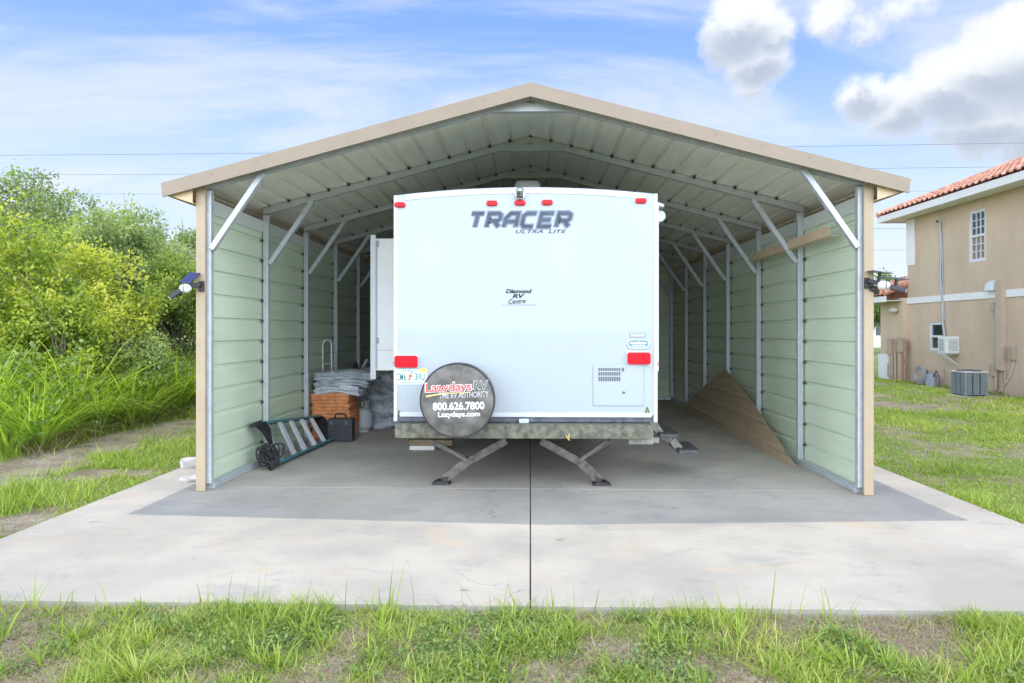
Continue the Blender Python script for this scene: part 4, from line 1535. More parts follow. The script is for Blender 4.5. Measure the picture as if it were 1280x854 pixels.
def build_floodlights():
    PANEL = M('solar_panel_glass', (.05, .06, .16), .12, .2, coat=.6)
    WHITEG = M('diffuser_plastic', (.72, .73, .70), .3)
    for s, px, py, lab in ((-1, 252.5, 357, 'black solar security light on the left front post of the carport'),
                           (1, 1083, 353, 'black solar security light on the right front post of the carport')):
        y = 6.23
        c = at(px, py, y)
        fl = empty('security_light', c, lab, 'security light', 'solar security lights')
        mb = MB(); mb.box(c.x - .024, c.x + .024, y - .022, y + .001, c.z - .055, c.z + .04)
        mb.build('wall_plate', BLACK, fl, bevel=.006)
        mb = MB(); mb.bar((c.x, y - .024, c.z + .012), (c.x + s * .075, y - .07, c.z - .012), .036, .04)
        mb.build('arm', BLACK, fl, bevel=.007)
        p = Vector((c.x + s * .112, y - .085, c.z - .03))
        mb = MB(); mb.sphere(p, .043, 18, 12, (1.3, .9, .98)); mb.build('sensor_dome', WHITEG, fl, smooth=80)
        mb = MB(); mb.tube([p + Vector((0, -.040, -.035)), p + Vector((0, -.043, .0)), p + Vector((0, -.040, .035))], .003, 6); mb.build('dome_seam', BLACK, fl)
        if s < 0:
            heads = ((Vector((c.x - .158, y - .09, c.z - .05)), Vector((c.x - .232, y - .13, c.z - .118))), (Vector((c.x - .155, y - .0, c.z - .01)), Vector((c.x - .205, y + .03, c.z - .055))))
        else:
            heads = ((Vector((c.x + .165, y - .10, c.z - .05)), Vector((c.x + .275, y - .13, c.z - .085))), (Vector((c.x + .045, y - .02, c.z - .05)), Vector((c.x + .11, y + .04, c.z - .09))))
        for q0, q1 in heads:
            mb = MB(); mb.bar(q0, q1, .058, .046)
            h = mb.build('lamp_head', M('lamp_body', (.035, .035, .045), .4), fl, bevel=.010, seg=3)
            mb = MB(); d = (q1 - q0).normalized()
            mb.bar(q1 + d * .001, q1 + d * .005, .044, .034); k = mb.build('lens', WHITEG, None); k.parent = h
        if s < 0:
            quad = [(-.15, -.12, .028), (-.05, -.12, .020), (-.005, -.02, .115), (-.105, -.02, .122)]
            mb = MB(); mb.prism([c + Vector(q) for q in quad], (0, .010, -.008)); mb.build('solar_panel', PANEL, fl, bevel=.002)
        else:
            for quad in ([(-.0, -.13, .092), (.17, -.13, .066), (.17, .0, .070), (-.0, .0, .096)], [(.105, -.15, .034), (.305, -.15, .012), (.305, -.0, .016), (.105, -.0, .038)]):
                mb = MB(); mb.prism([c + Vector(q) for q in quad], (0, 0, .007)); mb.build('solar_panel', PANEL, fl, bevel=.002)
            mb = MB(); mb.bar(c + Vector((.07, -.07, -.01)), c + Vector((.085, -.07, .078)), .022, .022); mb.build('panel_stem', BLACK, fl)
            mb = MB(); mb.bar(c + Vector((.205, -.10, -.05)), c + Vector((.215, -.10, .02)), .022, .022); mb.build('panel_stem', BLACK, fl)
    # rubble by the left post
    rr = random.Random(5)
    for px, py, sz, lab in ((239, 585, .10, 'broken white concrete lump behind the left front post'),
                            (236, 603, .085, 'pale flat stone by the left front post')):
        p = atz(px, py, 0)
        mb = MB(); lump(mb, 7, 7, (sz * 1.9, sz * 1.6, sz * (1.0 if py < 590 else .45)), (p.x - .02, p.y + .05, sz * (.35 if py < 590 else .2)), rr.uniform(0, 1), .02, 9, int(px), roundness=.3)
        tag(mb.build('concrete_lump', M('pale_rubble', (.55, .53, .50), .85, var=.2, vscale=16, bump=.3), smooth=30), lab, 'rubble')


# ------------------------------------------------------------------ house on the right
HX = 11.4
GZ = -0.09


def build_house():
    STUCCO = M('beige_stucco', (0.56, 0.435, 0.315), 0.9, 0.0, var=0.09, vscale=1.1, stretch=(1, 1, .5), bump=0.5, bscale=90, spec=.2)
    BAND = M('white_stucco_band', (0.74, 0.73, 0.71), 0.8, var=.04)
    TILE = M('terracotta_tile', (0.50, 0.21, 0.135), 0.75, var=0.3, vscale=5.5, col2=(0.70, 0.38, 0.27), bump=.2, bscale=40)
    GLASS = M('window_glass', (.02, .028, .03), .06, spec=.8)
    AMBER = M('amber_blind_behind_glass', (.21, .14, .055), .12, spec=.8)
    PIPE = M('tan_pipe', (.40, .31, .23), .6, var=.1)
    GREYP = M('grey_conduit', (.36, .37, .37), .5, .2)
    h = empty('two_storey_house', (HX, 15, GZ), 'beige two-storey stucco house with terracotta tile roof on the right', 'house')
    Y0, Y1, X1 = 8.5, 20.95, 21.0
    ZT = 5.02
    up = (atx(1211, 328.5, HX), atx(1232, 259.5, HX))
    lo = (atx(1161.5, 438, HX), atx(1181, 402.5, HX))
    holes = []
    for a, b in (up, lo):
        holes.append((min(a.y, b.y), max(a.y, b.y), a.z, b.z))
    holes[1] = (holes[1][0], holes[1][1], holes[1][2], holes[1][3])
    # front wall with openings (cell decomposition), reveals
    ys = sorted({Y0, Y1, *[q for hh in holes for q in hh[:2]]})
    zs = sorted({GZ - .1, ZT, *[q for hh in holes for q in hh[2:]]})
    mb = MB()
    for i in range(len(ys) - 1):
        for j in range(len(zs) - 1):
            cy, cz = (ys[i] + ys[i + 1]) / 2, (zs[j] + zs[j + 1]) / 2
            if any(a < cy < b and c < cz < d for a, b, c, d in holes):
                continue
            mb.add([(HX, ys[i], zs[j]), (HX, ys[i + 1], zs[j]), (HX, ys[i + 1], zs[j + 1]), (HX, ys[i], zs[j + 1])], [(0, 1, 2, 3)])
    for a, b, c, d in holes:
        for p, q in (((a, c), (b, c)), ((b, c), (b, d)), ((b, d), (a, d)), ((a, d), (a, c))):
            mb.add([(HX, p[0], p[1]), (HX, q[0], q[1]), (HX + .14, q[0], q[1]), (HX + .14, p[0], p[1])], [(0, 1, 2, 3)])
    mb.add([(HX, Y1, GZ - .1), (X1, Y1, GZ - .1), (X1, Y1, ZT), (HX, Y1, ZT)], [(0, 1, 2, 3)])
    mb.add([(HX, Y0, GZ - .1), (X1, Y0, GZ - .1), (X1, Y0, ZT), (HX, Y0, ZT)], [(0, 1, 2, 3)])
    mb.add([(X1, Y0, GZ - .1), (X1, Y1, GZ - .1), (X1, Y1, ZT), (X1, Y0, ZT)], [(0, 1, 2, 3)])
    mb.build('wall', STUCCO, h)
    # windows
    for idx, (a, b, c, d) in enumerate(holes):
        x = HX + .02
        fw = .075
        mb = MB()
        mb.box(x, x + .06, a, a + fw, c, d); mb.box(x, x + .06, b - fw, b, c, d)
        mb.box(x, x + .06, a + fw, b - fw, c, c + fw); mb.box(x, x + .06, a + fw, b - fw, d - fw, d)
        zm = (c + d) / 2
        mb.box(x - .012, x + .05, a + fw, b - fw, zm - .03, zm + .03)
        cols = 3 if idx == 0 else 1
        for s0, s1 in ((c + fw, zm - .03), (zm + .03, d - fw)):
            if idx == 0:
                for k in range(1, 3):
                    y = a + fw + (b - a - 2 * fw) * k / 3
                    mb.box(x + .01, x + .035, y - .011, y + .011, s0, s1)
                    z = s0 + (s1 - s0) * k / 3
                    mb.box(x + .0115, x + .0335, a + fw, b - fw, z - .011, z + .011)
        wf = mb.build('window', WHITE, h)
        for s0, s1, mt in ((c + fw, zm - .03, AMBER if idx == 0 else GLASS), (zm + .03, d - fw, GLASS)):
            mb = MB(); mb.box(x + .038, x + .044, a + fw, b - fw, s0, s1)
            k = mb.build('pane', mt, None); k.parent = wf
        if idx == 0:
            z0 = zm + .03
            mb = MB(); mb.box(x + .06, x + .07, a + fw, b - fw, z0, z0 + (d - fw - z0) * .55)
        # stucco sill
    # bands
    za, zb = 2.27, 2.45
    mb = MB(); mb.box(HX - .03, HX + .01, Y0, Y1 + .02, za, zb)
    mb.build('wall_band', BAND, h, bevel=.006)
    q0, q1 = atx(1131.6, 333, HX), atx(1143.6, 277, HX)
    mb = MB(); mb.box(HX - .03, HX + .2, min(q0.y, q1.y), Y1 + .03, 3.42, ZT - .22)
    mb.build('corner_band', BAND, h, bevel=.006)
    # soffit + fascia of the main roof
    EX, EY0, EY1 = HX - .6, Y0 - .6, Y1 + .6
    EZ = 4.80
    mb = MB()
    mb.box(EX, EX + .03, EY0, EY1, EZ, EZ + .19)
    mb.box(EX + .03, X1 + .6, EY1 - .03, EY1, EZ, EZ + .19)
    mb.box(EX + .03, X1 + .6, EY0, EY0 + .03, EZ, EZ + .19)
    mb.build('fascia', BAND, h)
    mb = MB(); mb.box(EX + .031, X1 + .5, EY0 + .031, EY1 - .031, EZ + .03, EZ + .05)
    mb.build('soffit', BAND, h)

    def tile_roof(name, ex, ey0, ey1, ez, pitch, depth, hip0, hip1):
        """barrel tiles over a slope rising towards +X from the eave at x = ex; hips at 45 deg in plan at each end if set"""
        P, step = 0.24, 0.36
        rad = .072
        mb = MB()
        c = 1 / math.sqrt(1 + pitch * pitch)
        y = ey0
        nseg = 5
        while y < ey1:
            yc = y + P / 2
            lim = depth
            if hip0: lim = min(lim, yc - ey0)
            if hip1: lim = min(lim, ey1 - yc)
            # base pan (flat) for the column
            n = max(1, int(math.ceil(lim / step)))
            for k in range(n):
                t0, t1 = k * step, min((k + 1) * step, lim + .02)
                if t1 - t0 < .02:
                    continue
                lift0, lift1 = .038, .0
                row0, row1 = [], []
                for j in range(nseg + 1):
                    a = math.pi * j / nseg
                    yy = yc - rad * math.cos(a)
                    zz = rad * math.sin(a)
                    row0.append((ex - .04 + t0, yy, ez + t0 * pitch + zz + lift0))
                    row1.append((ex - .04 + t1, yy, ez + t1 * pitch + zz * .92 + lift1 + .004))
                o = len(mb.v)
                mb.v += row0 + row1
                m = nseg + 1
                for j in range(nseg):
                    mb.f.append((o + j, o + j + 1, o + m + j + 1, o + m + j)); mb.mi.append(0)
                # pan between barrels
                mb.add([(ex - .04 + t0, yc + rad - .012, ez + t0 * pitch + lift0), (ex - .04 + t0, yc + P - rad + .012, ez + t0 * pitch + lift0),
                        (ex - .04 + t1, yc + P - rad + .012, ez + t1 * pitch + .004), (ex - .04 + t1, yc + rad - .012, ez + t1 * pitch + .004)], [(0, 1, 2, 3)])
                # front lips close the gaps
                mb.add(row0 + [(p[0], p[1], p[2] - .03) for p in row0], [(j, j + 1, m + j + 1, m + j) for j in range(nseg)])
            y += P
        return mb
    depth = 5.2
    mb = tile_roof('roof', EX, EY0, EY1, EZ + .19, .42, depth, True, True)
    # the other slopes and a deck below
    xr = EX + depth
    zr = EZ + .185 + depth * .42
    e = EZ + .185
    mb.add([(EX, EY0, e), (EX, EY1, e), (xr, EY1 - depth, zr - .01), (xr, EY0 + depth, zr - .01)], [(0, 1, 2, 3)])
    mb.add([(EX, EY1, e), (X1 + .6, EY1, e), (X1 + .6 - depth, EY1 - depth, zr), (xr, EY1 - depth, zr)], [(0, 1, 2, 3)])
    mb.add([(EX, EY0, e), (X1 + .6, EY0, e), (X1 + .6 - depth, EY0 + depth, zr), (xr, EY0 + depth, zr)], [(0, 1, 2, 3)])
    mb.add([(X1 + .6, EY0, e), (X1 + .6, EY1, e), (X1 + .6 - depth, EY1 - depth, zr), (X1 + .6 - depth, EY0 + depth, zr)], [(0, 1, 2, 3)])
    mb.build('roof', TILE, h, fix=True)
    # hip ridge tiles
    mb = MB()
    n = 20
    for k in range(n):
        t0, t1 = k * depth / n, (k + 1) * depth / n
        mb.tube([(EX + t0, EY1 - t0, e + t0 * .42 + .045), (EX + t1, EY1 - t1, e + t1 * .42 + .06)], [.10, .085], 10)
    mb.build('hip_tiles', TILE, h, smooth=50)
    # lower wing beyond the corner
    WY1, WX, WZ = 22.25, 11.25, 2.36
    mb = MB(); mb.box(WX, 20.0, Y1 + .001, WY1, GZ - .1, WZ + .1)
    mb.build('wing_wall', STUCCO, h)
    a = at(1101, 477, 22)
    mb = MB(); mb.box(WX - .06, WX + .5, WY1 - .55, WY1 + .03, GZ - .1, .72)
    mb.build('white_plinth', BAND, h, bevel=.01)
    ex, ez = WX - .5, WZ - .02
    mb = MB(); mb.box(ex, ex + .03, Y1 + .02, WY1 + .5, ez, ez + .17); mb.box(ex + .031, 19.9, WY1 + .47, WY1 + .5, ez, ez + .17)
    mb.box(ex + .031, WX - .001, Y1 + .02, WY1 + .46, ez + .03, ez + .05)
    mb.build('wing_fascia', BAND, h)
    mb = tile_roof('wing', ex, Y1 + .02, WY1 + .55, ez + .18, .42, 1.5, False, False)
    mb.add([(ex, Y1 + .02, ez + .172), (ex, WY1 + .52, ez + .172), (ex + 1.5, WY1 + .52, ez + .172 + .62), (ex + 1.5, Y1 + .02, ez + .172 + .62)], [(0, 1, 2, 3)])
    mb.add([(ex, WY1 + .52, ez + .172), (ex + 1.5, WY1 + .52, ez + .172 + .62), (ex + 5, WY1 + .52, ez + .172)], [(0, 1, 2)])
    mb.build('wing_roof', TILE, h)
    mb = MB(); mb.tube([(ex - .03, Y1 + .04, ez + .26), (ex + 1.5, Y1 + .04, ez + .26 + .64)], .09, 10)
    mb.build('rake_tiles', TILE, h, smooth=50)
    # pipes on the wall
    def pipe(name, pts, r, mat, x=HX):
        mb = MB(); mb.tube([atx(px, py, x - r - .004) for px, py in pts], r, 10)
        return mb.build(name, mat, h, smooth=50)
    pipe('line_cover', [(1175, 278), (1176, 312), (1175.5, 345), (1178, 375), (1178.5, 402), (1181, 422)], .035, GREYP)
    pipe('drain_line', [(1177.3, 290), (1178.6, 345), (1180.5, 400)], .018, GREYP)
    a, b = atx(1250.5, 463, HX), atx(1259, 349, HX)
    mb = MB(); mb.box(HX - .13, HX + .001, b.y, a.y, a.z, b.z); mb.build('pipe_chase', M('tan_chase', (.46, .36, .27), .7, var=.05), h, bevel=.01)
    pipe('wall_pipe', [(1245, 381), (1245.5, 420), (1245, 487)], .04, PIPE)
    pipe('vent_pipe', [(1253, 463), (1252.5, 490)], .03, PIPE); pipe('vent_pipe', [(1256, 463), (1256, 480)], .03, PIPE)
    pipe('drain_pipe', [(1268.5, 446), (1263, 470), (1248, 491)], .02, M('pale_pipe', (.55, .50, .44), .5))
    pipe('drain_pipe', [(1180, 462), (1181, 483)], .015, PIPE)
    for px, py, w, hh in ((1245, 384, .13, .22), (1245, 463, .2, .28), (1268, 441, .17, .34)):
        c = atx(px, py, HX)
        mb = MB(); mb.box(HX - .11, HX + .001, c.y - w / 2, c.y + w / 2, c.z - hh / 2, c.z + hh / 2); mb.build('junction_box', PIPE, h, bevel=.01)
    for px, py, w, hh in ((1116, 433, .22, .5), (1129, 431, .28, .45), (1116, 462, .18, .4)):
        c = atx(px, py, WX)
        cy = min(max(c.y, Y1 + .3), WY1 - .3)
        mb = MB(); mb.box(WX - .13, WX + .001, c.y - w / 2, c.y + w / 2, c.z - hh / 2, c.z + hh / 2); mb.build('meter_box', PIPE, h, bevel=.01)
    for px in (1117.5, 1121, 1130, 1133):
        a, b = atx(px, 425, WX), atx(px, 479, WX)
        mb = MB(); mb.tube([(WX - .045, a.y, a.z), (WX - .045, a.y, GZ)], .04, 8); mb.build('meter_conduit', M('rusty_pipe', (.36, .22, .15), .7, var=.3, vscale=6) if px > 1125 else PIPE, h, smooth=50)
    # wall light under the wing eave and dryer hood on the main wall
    c = atx(1121, 388, WX); mb = MB(); mb.sphere((WX - .1, c.y, c.z), .13, 14, 8, (1, 1.3, .7)); mb.build('wall_light', M('pale_fixture', (.5, .47, .42), .4), h, smooth=60)
    c = atx(1243, 358, HX)
    mb = MB(); mb.prism([(HX, c.y - .15, c.z - .14), (HX - .17, c.y - .15, c.z - .11), (HX - .13, c.y - .15, c.z + .07), (HX, c.y - .15, c.z + .16)], (0, .30, 0))
    mb.build('dryer_hood', WHITE, h, bevel=.02)
    # security camera
    c = atx(1175, 276, HX)
    sc = empty('wall_camera', c, 'small white security camera on the beige house wall above the grey conduit', 'camera')
    mb = MB(); mb.lathe([(.06, 0), (.06, .05)], 14, Matrix.Translation((HX - .052, c.y, c.z)) @ Matrix.Rotation(R(90), 4, 'Y')); mb.build('base', WHITE, sc)
    mb = MB(); mb.tube([(HX - .05, c.y, c.z), (HX - .14, c.y - .10, c.z - .03)], [.05, .045], 12); mb.build('camera_body', WHITE, sc, smooth=50)
    mb = MB(); mb.tube([(HX - .14, c.y - .10, c.z - .03), (HX - .15, c.y - .112, c.z - .034)], .035, 12); mb.build('lens', BLACK, sc, smooth=50)
    # window air conditioner on its bracket
    a, b = atx(1172, 441.5, HX - .35), atx(1200, 421, HX - .35)
    ac = empty('window_air_conditioner', (HX, (a.y + b.y) / 2, a.z), 'white air conditioner box on a bracket at the lower house window', 'air conditioner')
    ACW = M('off_white_plastic', (.66, .67, .66), .4, var=.05)
    y0, y1 = atx(1200, 430, HX).y, atx(1172, 430, HX - .36).y
    mb = MB(); mb.box(HX - .36, HX - .004, y0, y1, a.z, b.z); mb.build('case', ACW, ac, bevel=.02, seg=3)
    mb = MB()
    for i in range(10):
        z = a.z + .06 + i * (b.z - a.z - .12) / 10
        mb.box(HX - .366, HX - .359, y0 + .1, y1 - .06, z, z + .02)
    mb.build('rear_grille', M('grille_grey', (.35, .36, .36), .5), ac)
    mb = MB()
    for i in range(9):
        z = a.z + .08 + i * .035
        mb.box(HX - .3, HX - .06, y0 - .005, y0 + .001, z, z + .016)
    mb.build('side_louvres', M('grille_grey', (.35, .36, .36), .5), ac)
    for yy in (y0 + .1, y1 - .1):
        mb = MB(); mb.bar((HX - .40, yy, a.z - .018), (HX - .004, yy, a.z - .018), .03, .03); mb.bar((HX - .38, yy, a.z - .03), (HX - .004, yy, a.z - .30), .03, .03)
        mb.build('bracket', M('bracket_white', (.6, .6, .58), .5), ac)
    # condenser on the lawn
    c0 = at(1194.5, 496, 16.0); c1 = at(1235, 464.5, 16.0)
    w = .52
    c0.x = c1.x - w
    cd = empty('condenser_unit', ((c0.x + c1.x) / 2, 16.4, GZ), 'grey louvred condenser unit standing on the lawn by the house', 'air conditioner')
    x0, x1, y0, y1 = c0.x, c1.x, 16.0, 16.0 + w
    CG = M('condenser_grey', (.20, .23, .24), .5, .1, var=.08)
    CGD = M('condenser_dark_coil', (.05, .055, .06), .6)
    zb, zt = GZ + .05, c1.z
    mb = MB(); mb.box(x0 - .06, x1 + .06, y0 - .06, y1 + .06, GZ - .06, GZ + .049); mb.build('pad', M('pad_grey', (.4, .39, .37), .9), cd, bevel=.01)
    mb = MB(); mb.box(x0 + .03, x1 - .03, y0 + .03, y1 - .03, zb, zt - .04); mb.build('coil', CGD, cd)
    mb = MB()
    n = 14
    for i in range(n):
        if i in (4, 9):
            continue
        u = .04 + i * (w - .08) / (n - 1)
        mb.box(x0 + u - .014, x0 + u + .014, y0, y0 + .026, zb + .03, zt - .05)
        mb.box(x0, x0 + .026, y0 + u - .014, y0 + u + .014, zb + .03, zt - .05)
        mb.box(x1 - .026, x1, y0 + u - .014, y0 + u + .014, zb + .03, zt - .05)
    for z in np.linspace(zb + .03, zt - .07, 6):
        mb.box(x0 + .008, x1 - .008, y0 + .006, y0 + .020, z, z + .012); mb.box(x0 + .006, x0 + .02, y0 + .03, y1 - .03, z, z + .012)
    mb.build('louvred_panel', CG, cd)
    for xx in (x0, x1 - .05):
        for yy in (y0, y1 - .05):
            mb = MB(); mb.box(xx - .004, xx + .054, yy - .004, yy + .054, zb, zt - .04); mb.build('corner_post', CG, cd, bevel=.006)
    mb = MB(); mb.box(x0 - .012, x1 + .012, y0 - .012, y1 + .012, zt - .04, zt); mb.build('top_cover', M('condenser_top', (.50, .52, .52), .45), cd, bevel=.012)
    mb = MB(); mb.lathe([(.26, 0), (.28, .012), (.06, .035)], 24, Matrix.Translation(((x0 + x1) / 2, (y0 + y1) / 2, zt))); mb.build('fan_guard', CGD, cd)
    # small pump and hose things at the wall foot
    c = atx(1164, 480, HX - .35)
    pm = empty('garden_pump', (HX - .35, c.y, GZ), 'small blue grey pump standing at the foot of the house wall', 'pump')
    mb = MB(); mb.lathe([(.13, 0), (.13, .30), (.09, .34)], 16, Matrix.Translation((HX - .35, c.y, GZ + .02))); mb.build('tank', M('pump_blue_grey', (.30, .33, .40), .5, var=.2), pm, smooth=40)
    for dy in (-.28, .28):
        mb = MB(); mb.tube([(HX - .36, c.y + dy * .4, GZ + .3), (HX - .34, c.y + dy * .8, GZ + .46), (HX - .3, c.y + dy, GZ + .3), (HX - .3, c.y + dy * 1.1, GZ + .0)], .022, 8); mb.build('pipe', M('dark_pipe', (.09, .09, .11), .5), pm, smooth=50)
    c = atx(1150, 475, HX - .3)
    mb = MB()
    for k in range(5):
        mb.tube([(HX - .3, c.y + (.28 - .03 * k) * math.cos(t), GZ + .30 + (.26 - .03 * k) * math.sin(t)) for t in np.linspace(0, 2 * math.pi, 25)[:-1]], .014, 6, closed=True)
    tag(mb.build('hose_coil', M('grey_hose', (.36, .35, .36), .5), smooth=60), 'grey garden hose coiled against the foot of the beige house', 'hose')
    mb = MB(); mb.box(11.0, HX - .002, 13.9, 15.6, GZ - .03, GZ + .04)
    p = mb.build('paving_slab', CONCRETE, bevel=.008); tag(p, 'pale paving slab at the foot of the beige house wall', 'paving slab')

    # far neighbours
    fh = empty('neighbour_house', (31, 64, -.1), 'small white house far off between the carport and the beige house', 'house')
    WH = M('white_render', (.68, .68, .66), .8)
    mb = MB(); mb.box(26.5, 40, 60, 70, -.2, 2.7); mb.build('wall', WH, fh)
    mb = MB(); mb.prism([(25.9, 59.4, 2.7), (25.9, 70.6, 2.7), (25.9, 65, 4.6)], (14.7, 0, 0)); mb.build('roof', M('grey_shingle', (.36, .35, .34), .9, var=.1), fh)
    a = at(1092, 405, 59.97); mb = MB(); mb.box(a.x + .2, a.x + 1.5, 59.95, 60.02, 1.0, 2.2); k = mb.build('window', M('far_window', (.07, .08, .09), .2), fh)
    mb = MB()
    mb.box(15.2, 60, 24.8, 27.5, -.075, -.045)
    o = mb.build('far_road', M('pale_road', (.52, .51, .49), .9, var=.06)); o['kind'] = 'structure'


def build_wires():
    W = M('wire_black', (.10, .11, .13), .6)
    pts = [((0, 198), (330, 190), (950, 177), (1280, 183), .009), ((70, 220), (240, 217), (1075, 206), (1280, 212), .008),
           ((100, 243), (200, 242), (1130, 237), (1180, 240), .006), ((0, 287), (220, 284), (1090, 283), (1130, 287), .008), ((0, 315), (220, 313), (1090, 310), (1130, 314), .007)]
    names = ['topmost', 'second highest', 'third highest', 'fourth highest', 'lowest']
    for (a, b, c, d, r), nm in zip(pts, names):
        Y = 34.0
        q = [at(*a, Y), at(*b, Y), at(*c, Y), at(*d, Y)]
        zl, zr = (q[0].z + q[1].z) / 2, (q[2].z + q[3].z) / 2
        mb = MB()
        P_ = []
        for i in range(41):
            u = i / 40
            x = -48 + 100 * u
            z = zl + (zr - zl) * (x - q[0].x) / (q[3].x - q[0].x) - .25 * (1 - (2 * u - 1) ** 2) + .2
            P_.append((x, Y, z))
        mb.tube(P_, r, 5)
        tag(mb.build('power_line', W), f'{nm} of the thin power lines crossing the sky behind the carport', 'power line', 'power lines')


# ------------------------------------------------------------------ plants
def leaf_material(name, c0, c1, c2, trans=0.35, rough=0.5, spec=0.35):
    m = bpy.data.materials.new(name)
    m.use_nodes = True
    nt = m.node_tree
    N, L = nt.nodes.new, nt.links.new
    b = nt.nodes['Principled BSDF']
    out = nt.nodes['Material Output']
    a = N('ShaderNodeAttribute'); a.attribute_name = 'tint'
    r = N('ShaderNodeValToRGB')
    e = r.color_ramp.elements
    e[0].position, e[1].position = 0.05, 0.95
    e[0].color, e[1].color = (*c0, 1), (*c2, 1)
    k = e.new(.5); k.color = (*c1, 1)
    L(a.outputs['Fac'], r.inputs[0])
    L(r.outputs[0], b.inputs['Base Color'])
    b.inputs['Roughness'].default_value = rough
    b.inputs['Specular IOR Level'].default_value = spec
    t = N('ShaderNodeBsdfTranslucent')
    g = N('ShaderNodeMix'); g.data_type = 'RGBA'; g.blend_type = 'MULTIPLY'; g.inputs['Factor'].default_value = 1
    L(r.outputs[0], g.inputs[6]); g.inputs[7].default_value = (1.35, 1.45, .7, 1)
    L(g.outputs[2], t.inputs['Color'])
    ms = N('ShaderNodeMixShader'); ms.inputs[0].default_value = trans
    L(b.outputs[0], ms.inputs[1]); L(t.outputs[0], ms.inputs[2]); L(ms.outputs[0], out.inputs['Surface'])
    return m


def blades(x, y, z, h, w, ang, lean, curl, tint, nseg=3):
    """grass blades: arrays in, V / quads / tris / tint out"""
    n = len(x)
    us = np.linspace(0, 1, nseg + 1)
    dx, dy = np.cos(ang), np.sin(ang)
    px, py = -dy, dx
    rows = []
    for u in us:
        off = h * (lean * u + curl * u * u)
        zz = h * u * np.sqrt(np.clip(1 - (lean * .7) ** 2 * .5, .1, 1)) - h * curl * .55 * u * u * u
        cx, cy, cz = x + dx * off, y + dy * off, z + zz
        ww = w * (1 - u ** 1.6) * .5 + w * .12 * (1 - u)
        if u == us[-1]:
            rows.append(np.stack([cx, cy, cz], -1)[:, None, :])
        else:
            rows.append(np.stack([np.stack([cx - px * ww, cy - py * ww, cz], -1), np.stack([cx + px * ww, cy + py * ww, cz], -1)], 1))
    V = np.concatenate(rows, 1)
    k = V.shape[1]
    base = (np.arange(n) * k)[:, None]
    q = []
    for i in range(nseg - 1):
        q.append(base + np.array([2 * i, 2 * i + 1, 2 * i + 3, 2 * i + 2]))
    Q = np.concatenate(q, 0)
    i = nseg - 1
    T = base + np.array([2 * i, 2 * i + 1, 2 * i + 2])
    return V.reshape(-1, 3), Q, T, np.repeat(tint, k)


def merge(parts):
    Vs, Qs, Ts, As = [], [], [], []
    o = 0
    for V, Q, T, A in parts:
        Vs.append(V)
        if Q is not None: Qs.append(Q + o)
        if T is not None: Ts.append(T + o)
        As.append(A)
        o += len(V)
    return np.concatenate(Vs), (np.concatenate(Qs) if Qs else None), (np.concatenate(Ts) if Ts else None), np.concatenate(As)


GRASS = leaf_material('lawn_grass', (0.12, 0.20, 0.03), (0.31, 0.43, 0.06), (0.60, 0.58, 0.20), .36)
WEED = leaf_material('low_weed_leaf', (0.085, 0.17, 0.05), (0.18, 0.28, 0.085), (0.30, 0.38, 0.12), .25)
STRAW = leaf_material('dry_straw', (0.24, 0.18, 0.10), (0.36, 0.29, 0.18), (0.50, 0.43, 0.30), .15)
CANE = leaf_material('tall_cane_grass', (0.16, 0.28, 0.04), (0.42, 0.57, 0.065), (0.68, 0.72, 0.20), .46)


def scatter(x0, x1, y0, y1, density, pw=1.0, thr=0.0, dens_y=None):
    n = int((x1 - x0) * (y1 - y0) * density)
    x = RNG.uniform(x0, x1, n); y = RNG.uniform(y0, y1, n)
    g = grass_cover(x, y)
    keep = RNG.random(n) < np.clip(g, 0, 1) ** pw
    if dens_y is not None:
        keep &= RNG.random(n) < dens_y(x, y)
    ins = (np.abs(x) < SLAB_X + .01) & (y > SLAB_Y0 - .008) & (y < SLAB_Y1 + .02)
    keep &= ~ins
    return x[keep], y[keep]


def in_view(x, y, m=.25):
    m = m + 1.1
    return np.abs(x + .027 * y) < y * .80 + m


def flat_leaves(x, y, z, size, tint, tilt=.5):
    """small weed leaves: a folded diamond each"""
    n = len(x)
    a = RNG.uniform(0, 2 * np.pi, n)
    t = RNG.uniform(-tilt, tilt, n) + .25
    dx, dy = np.cos(a), np.sin(a)
    px, py = -dy, dx
    c = np.stack([x, y, z], -1)
    d = np.stack([dx * np.cos(t), dy * np.cos(t), np.sin(t)], -1)
    p = np.stack([px, py, RNG.uniform(-.3, .3, n)], -1)
    s = size[:, None]
    V = np.stack([c, c + d * s * .5 + p * s * .28, c + d * s, c + d * s * .5 - p * s * .28], 1)
    Q = (np.arange(n) * 4)[:, None] + np.array([0, 1, 2, 3])
    return V.reshape(-1, 3), Q, None, np.repeat(tint, 4)


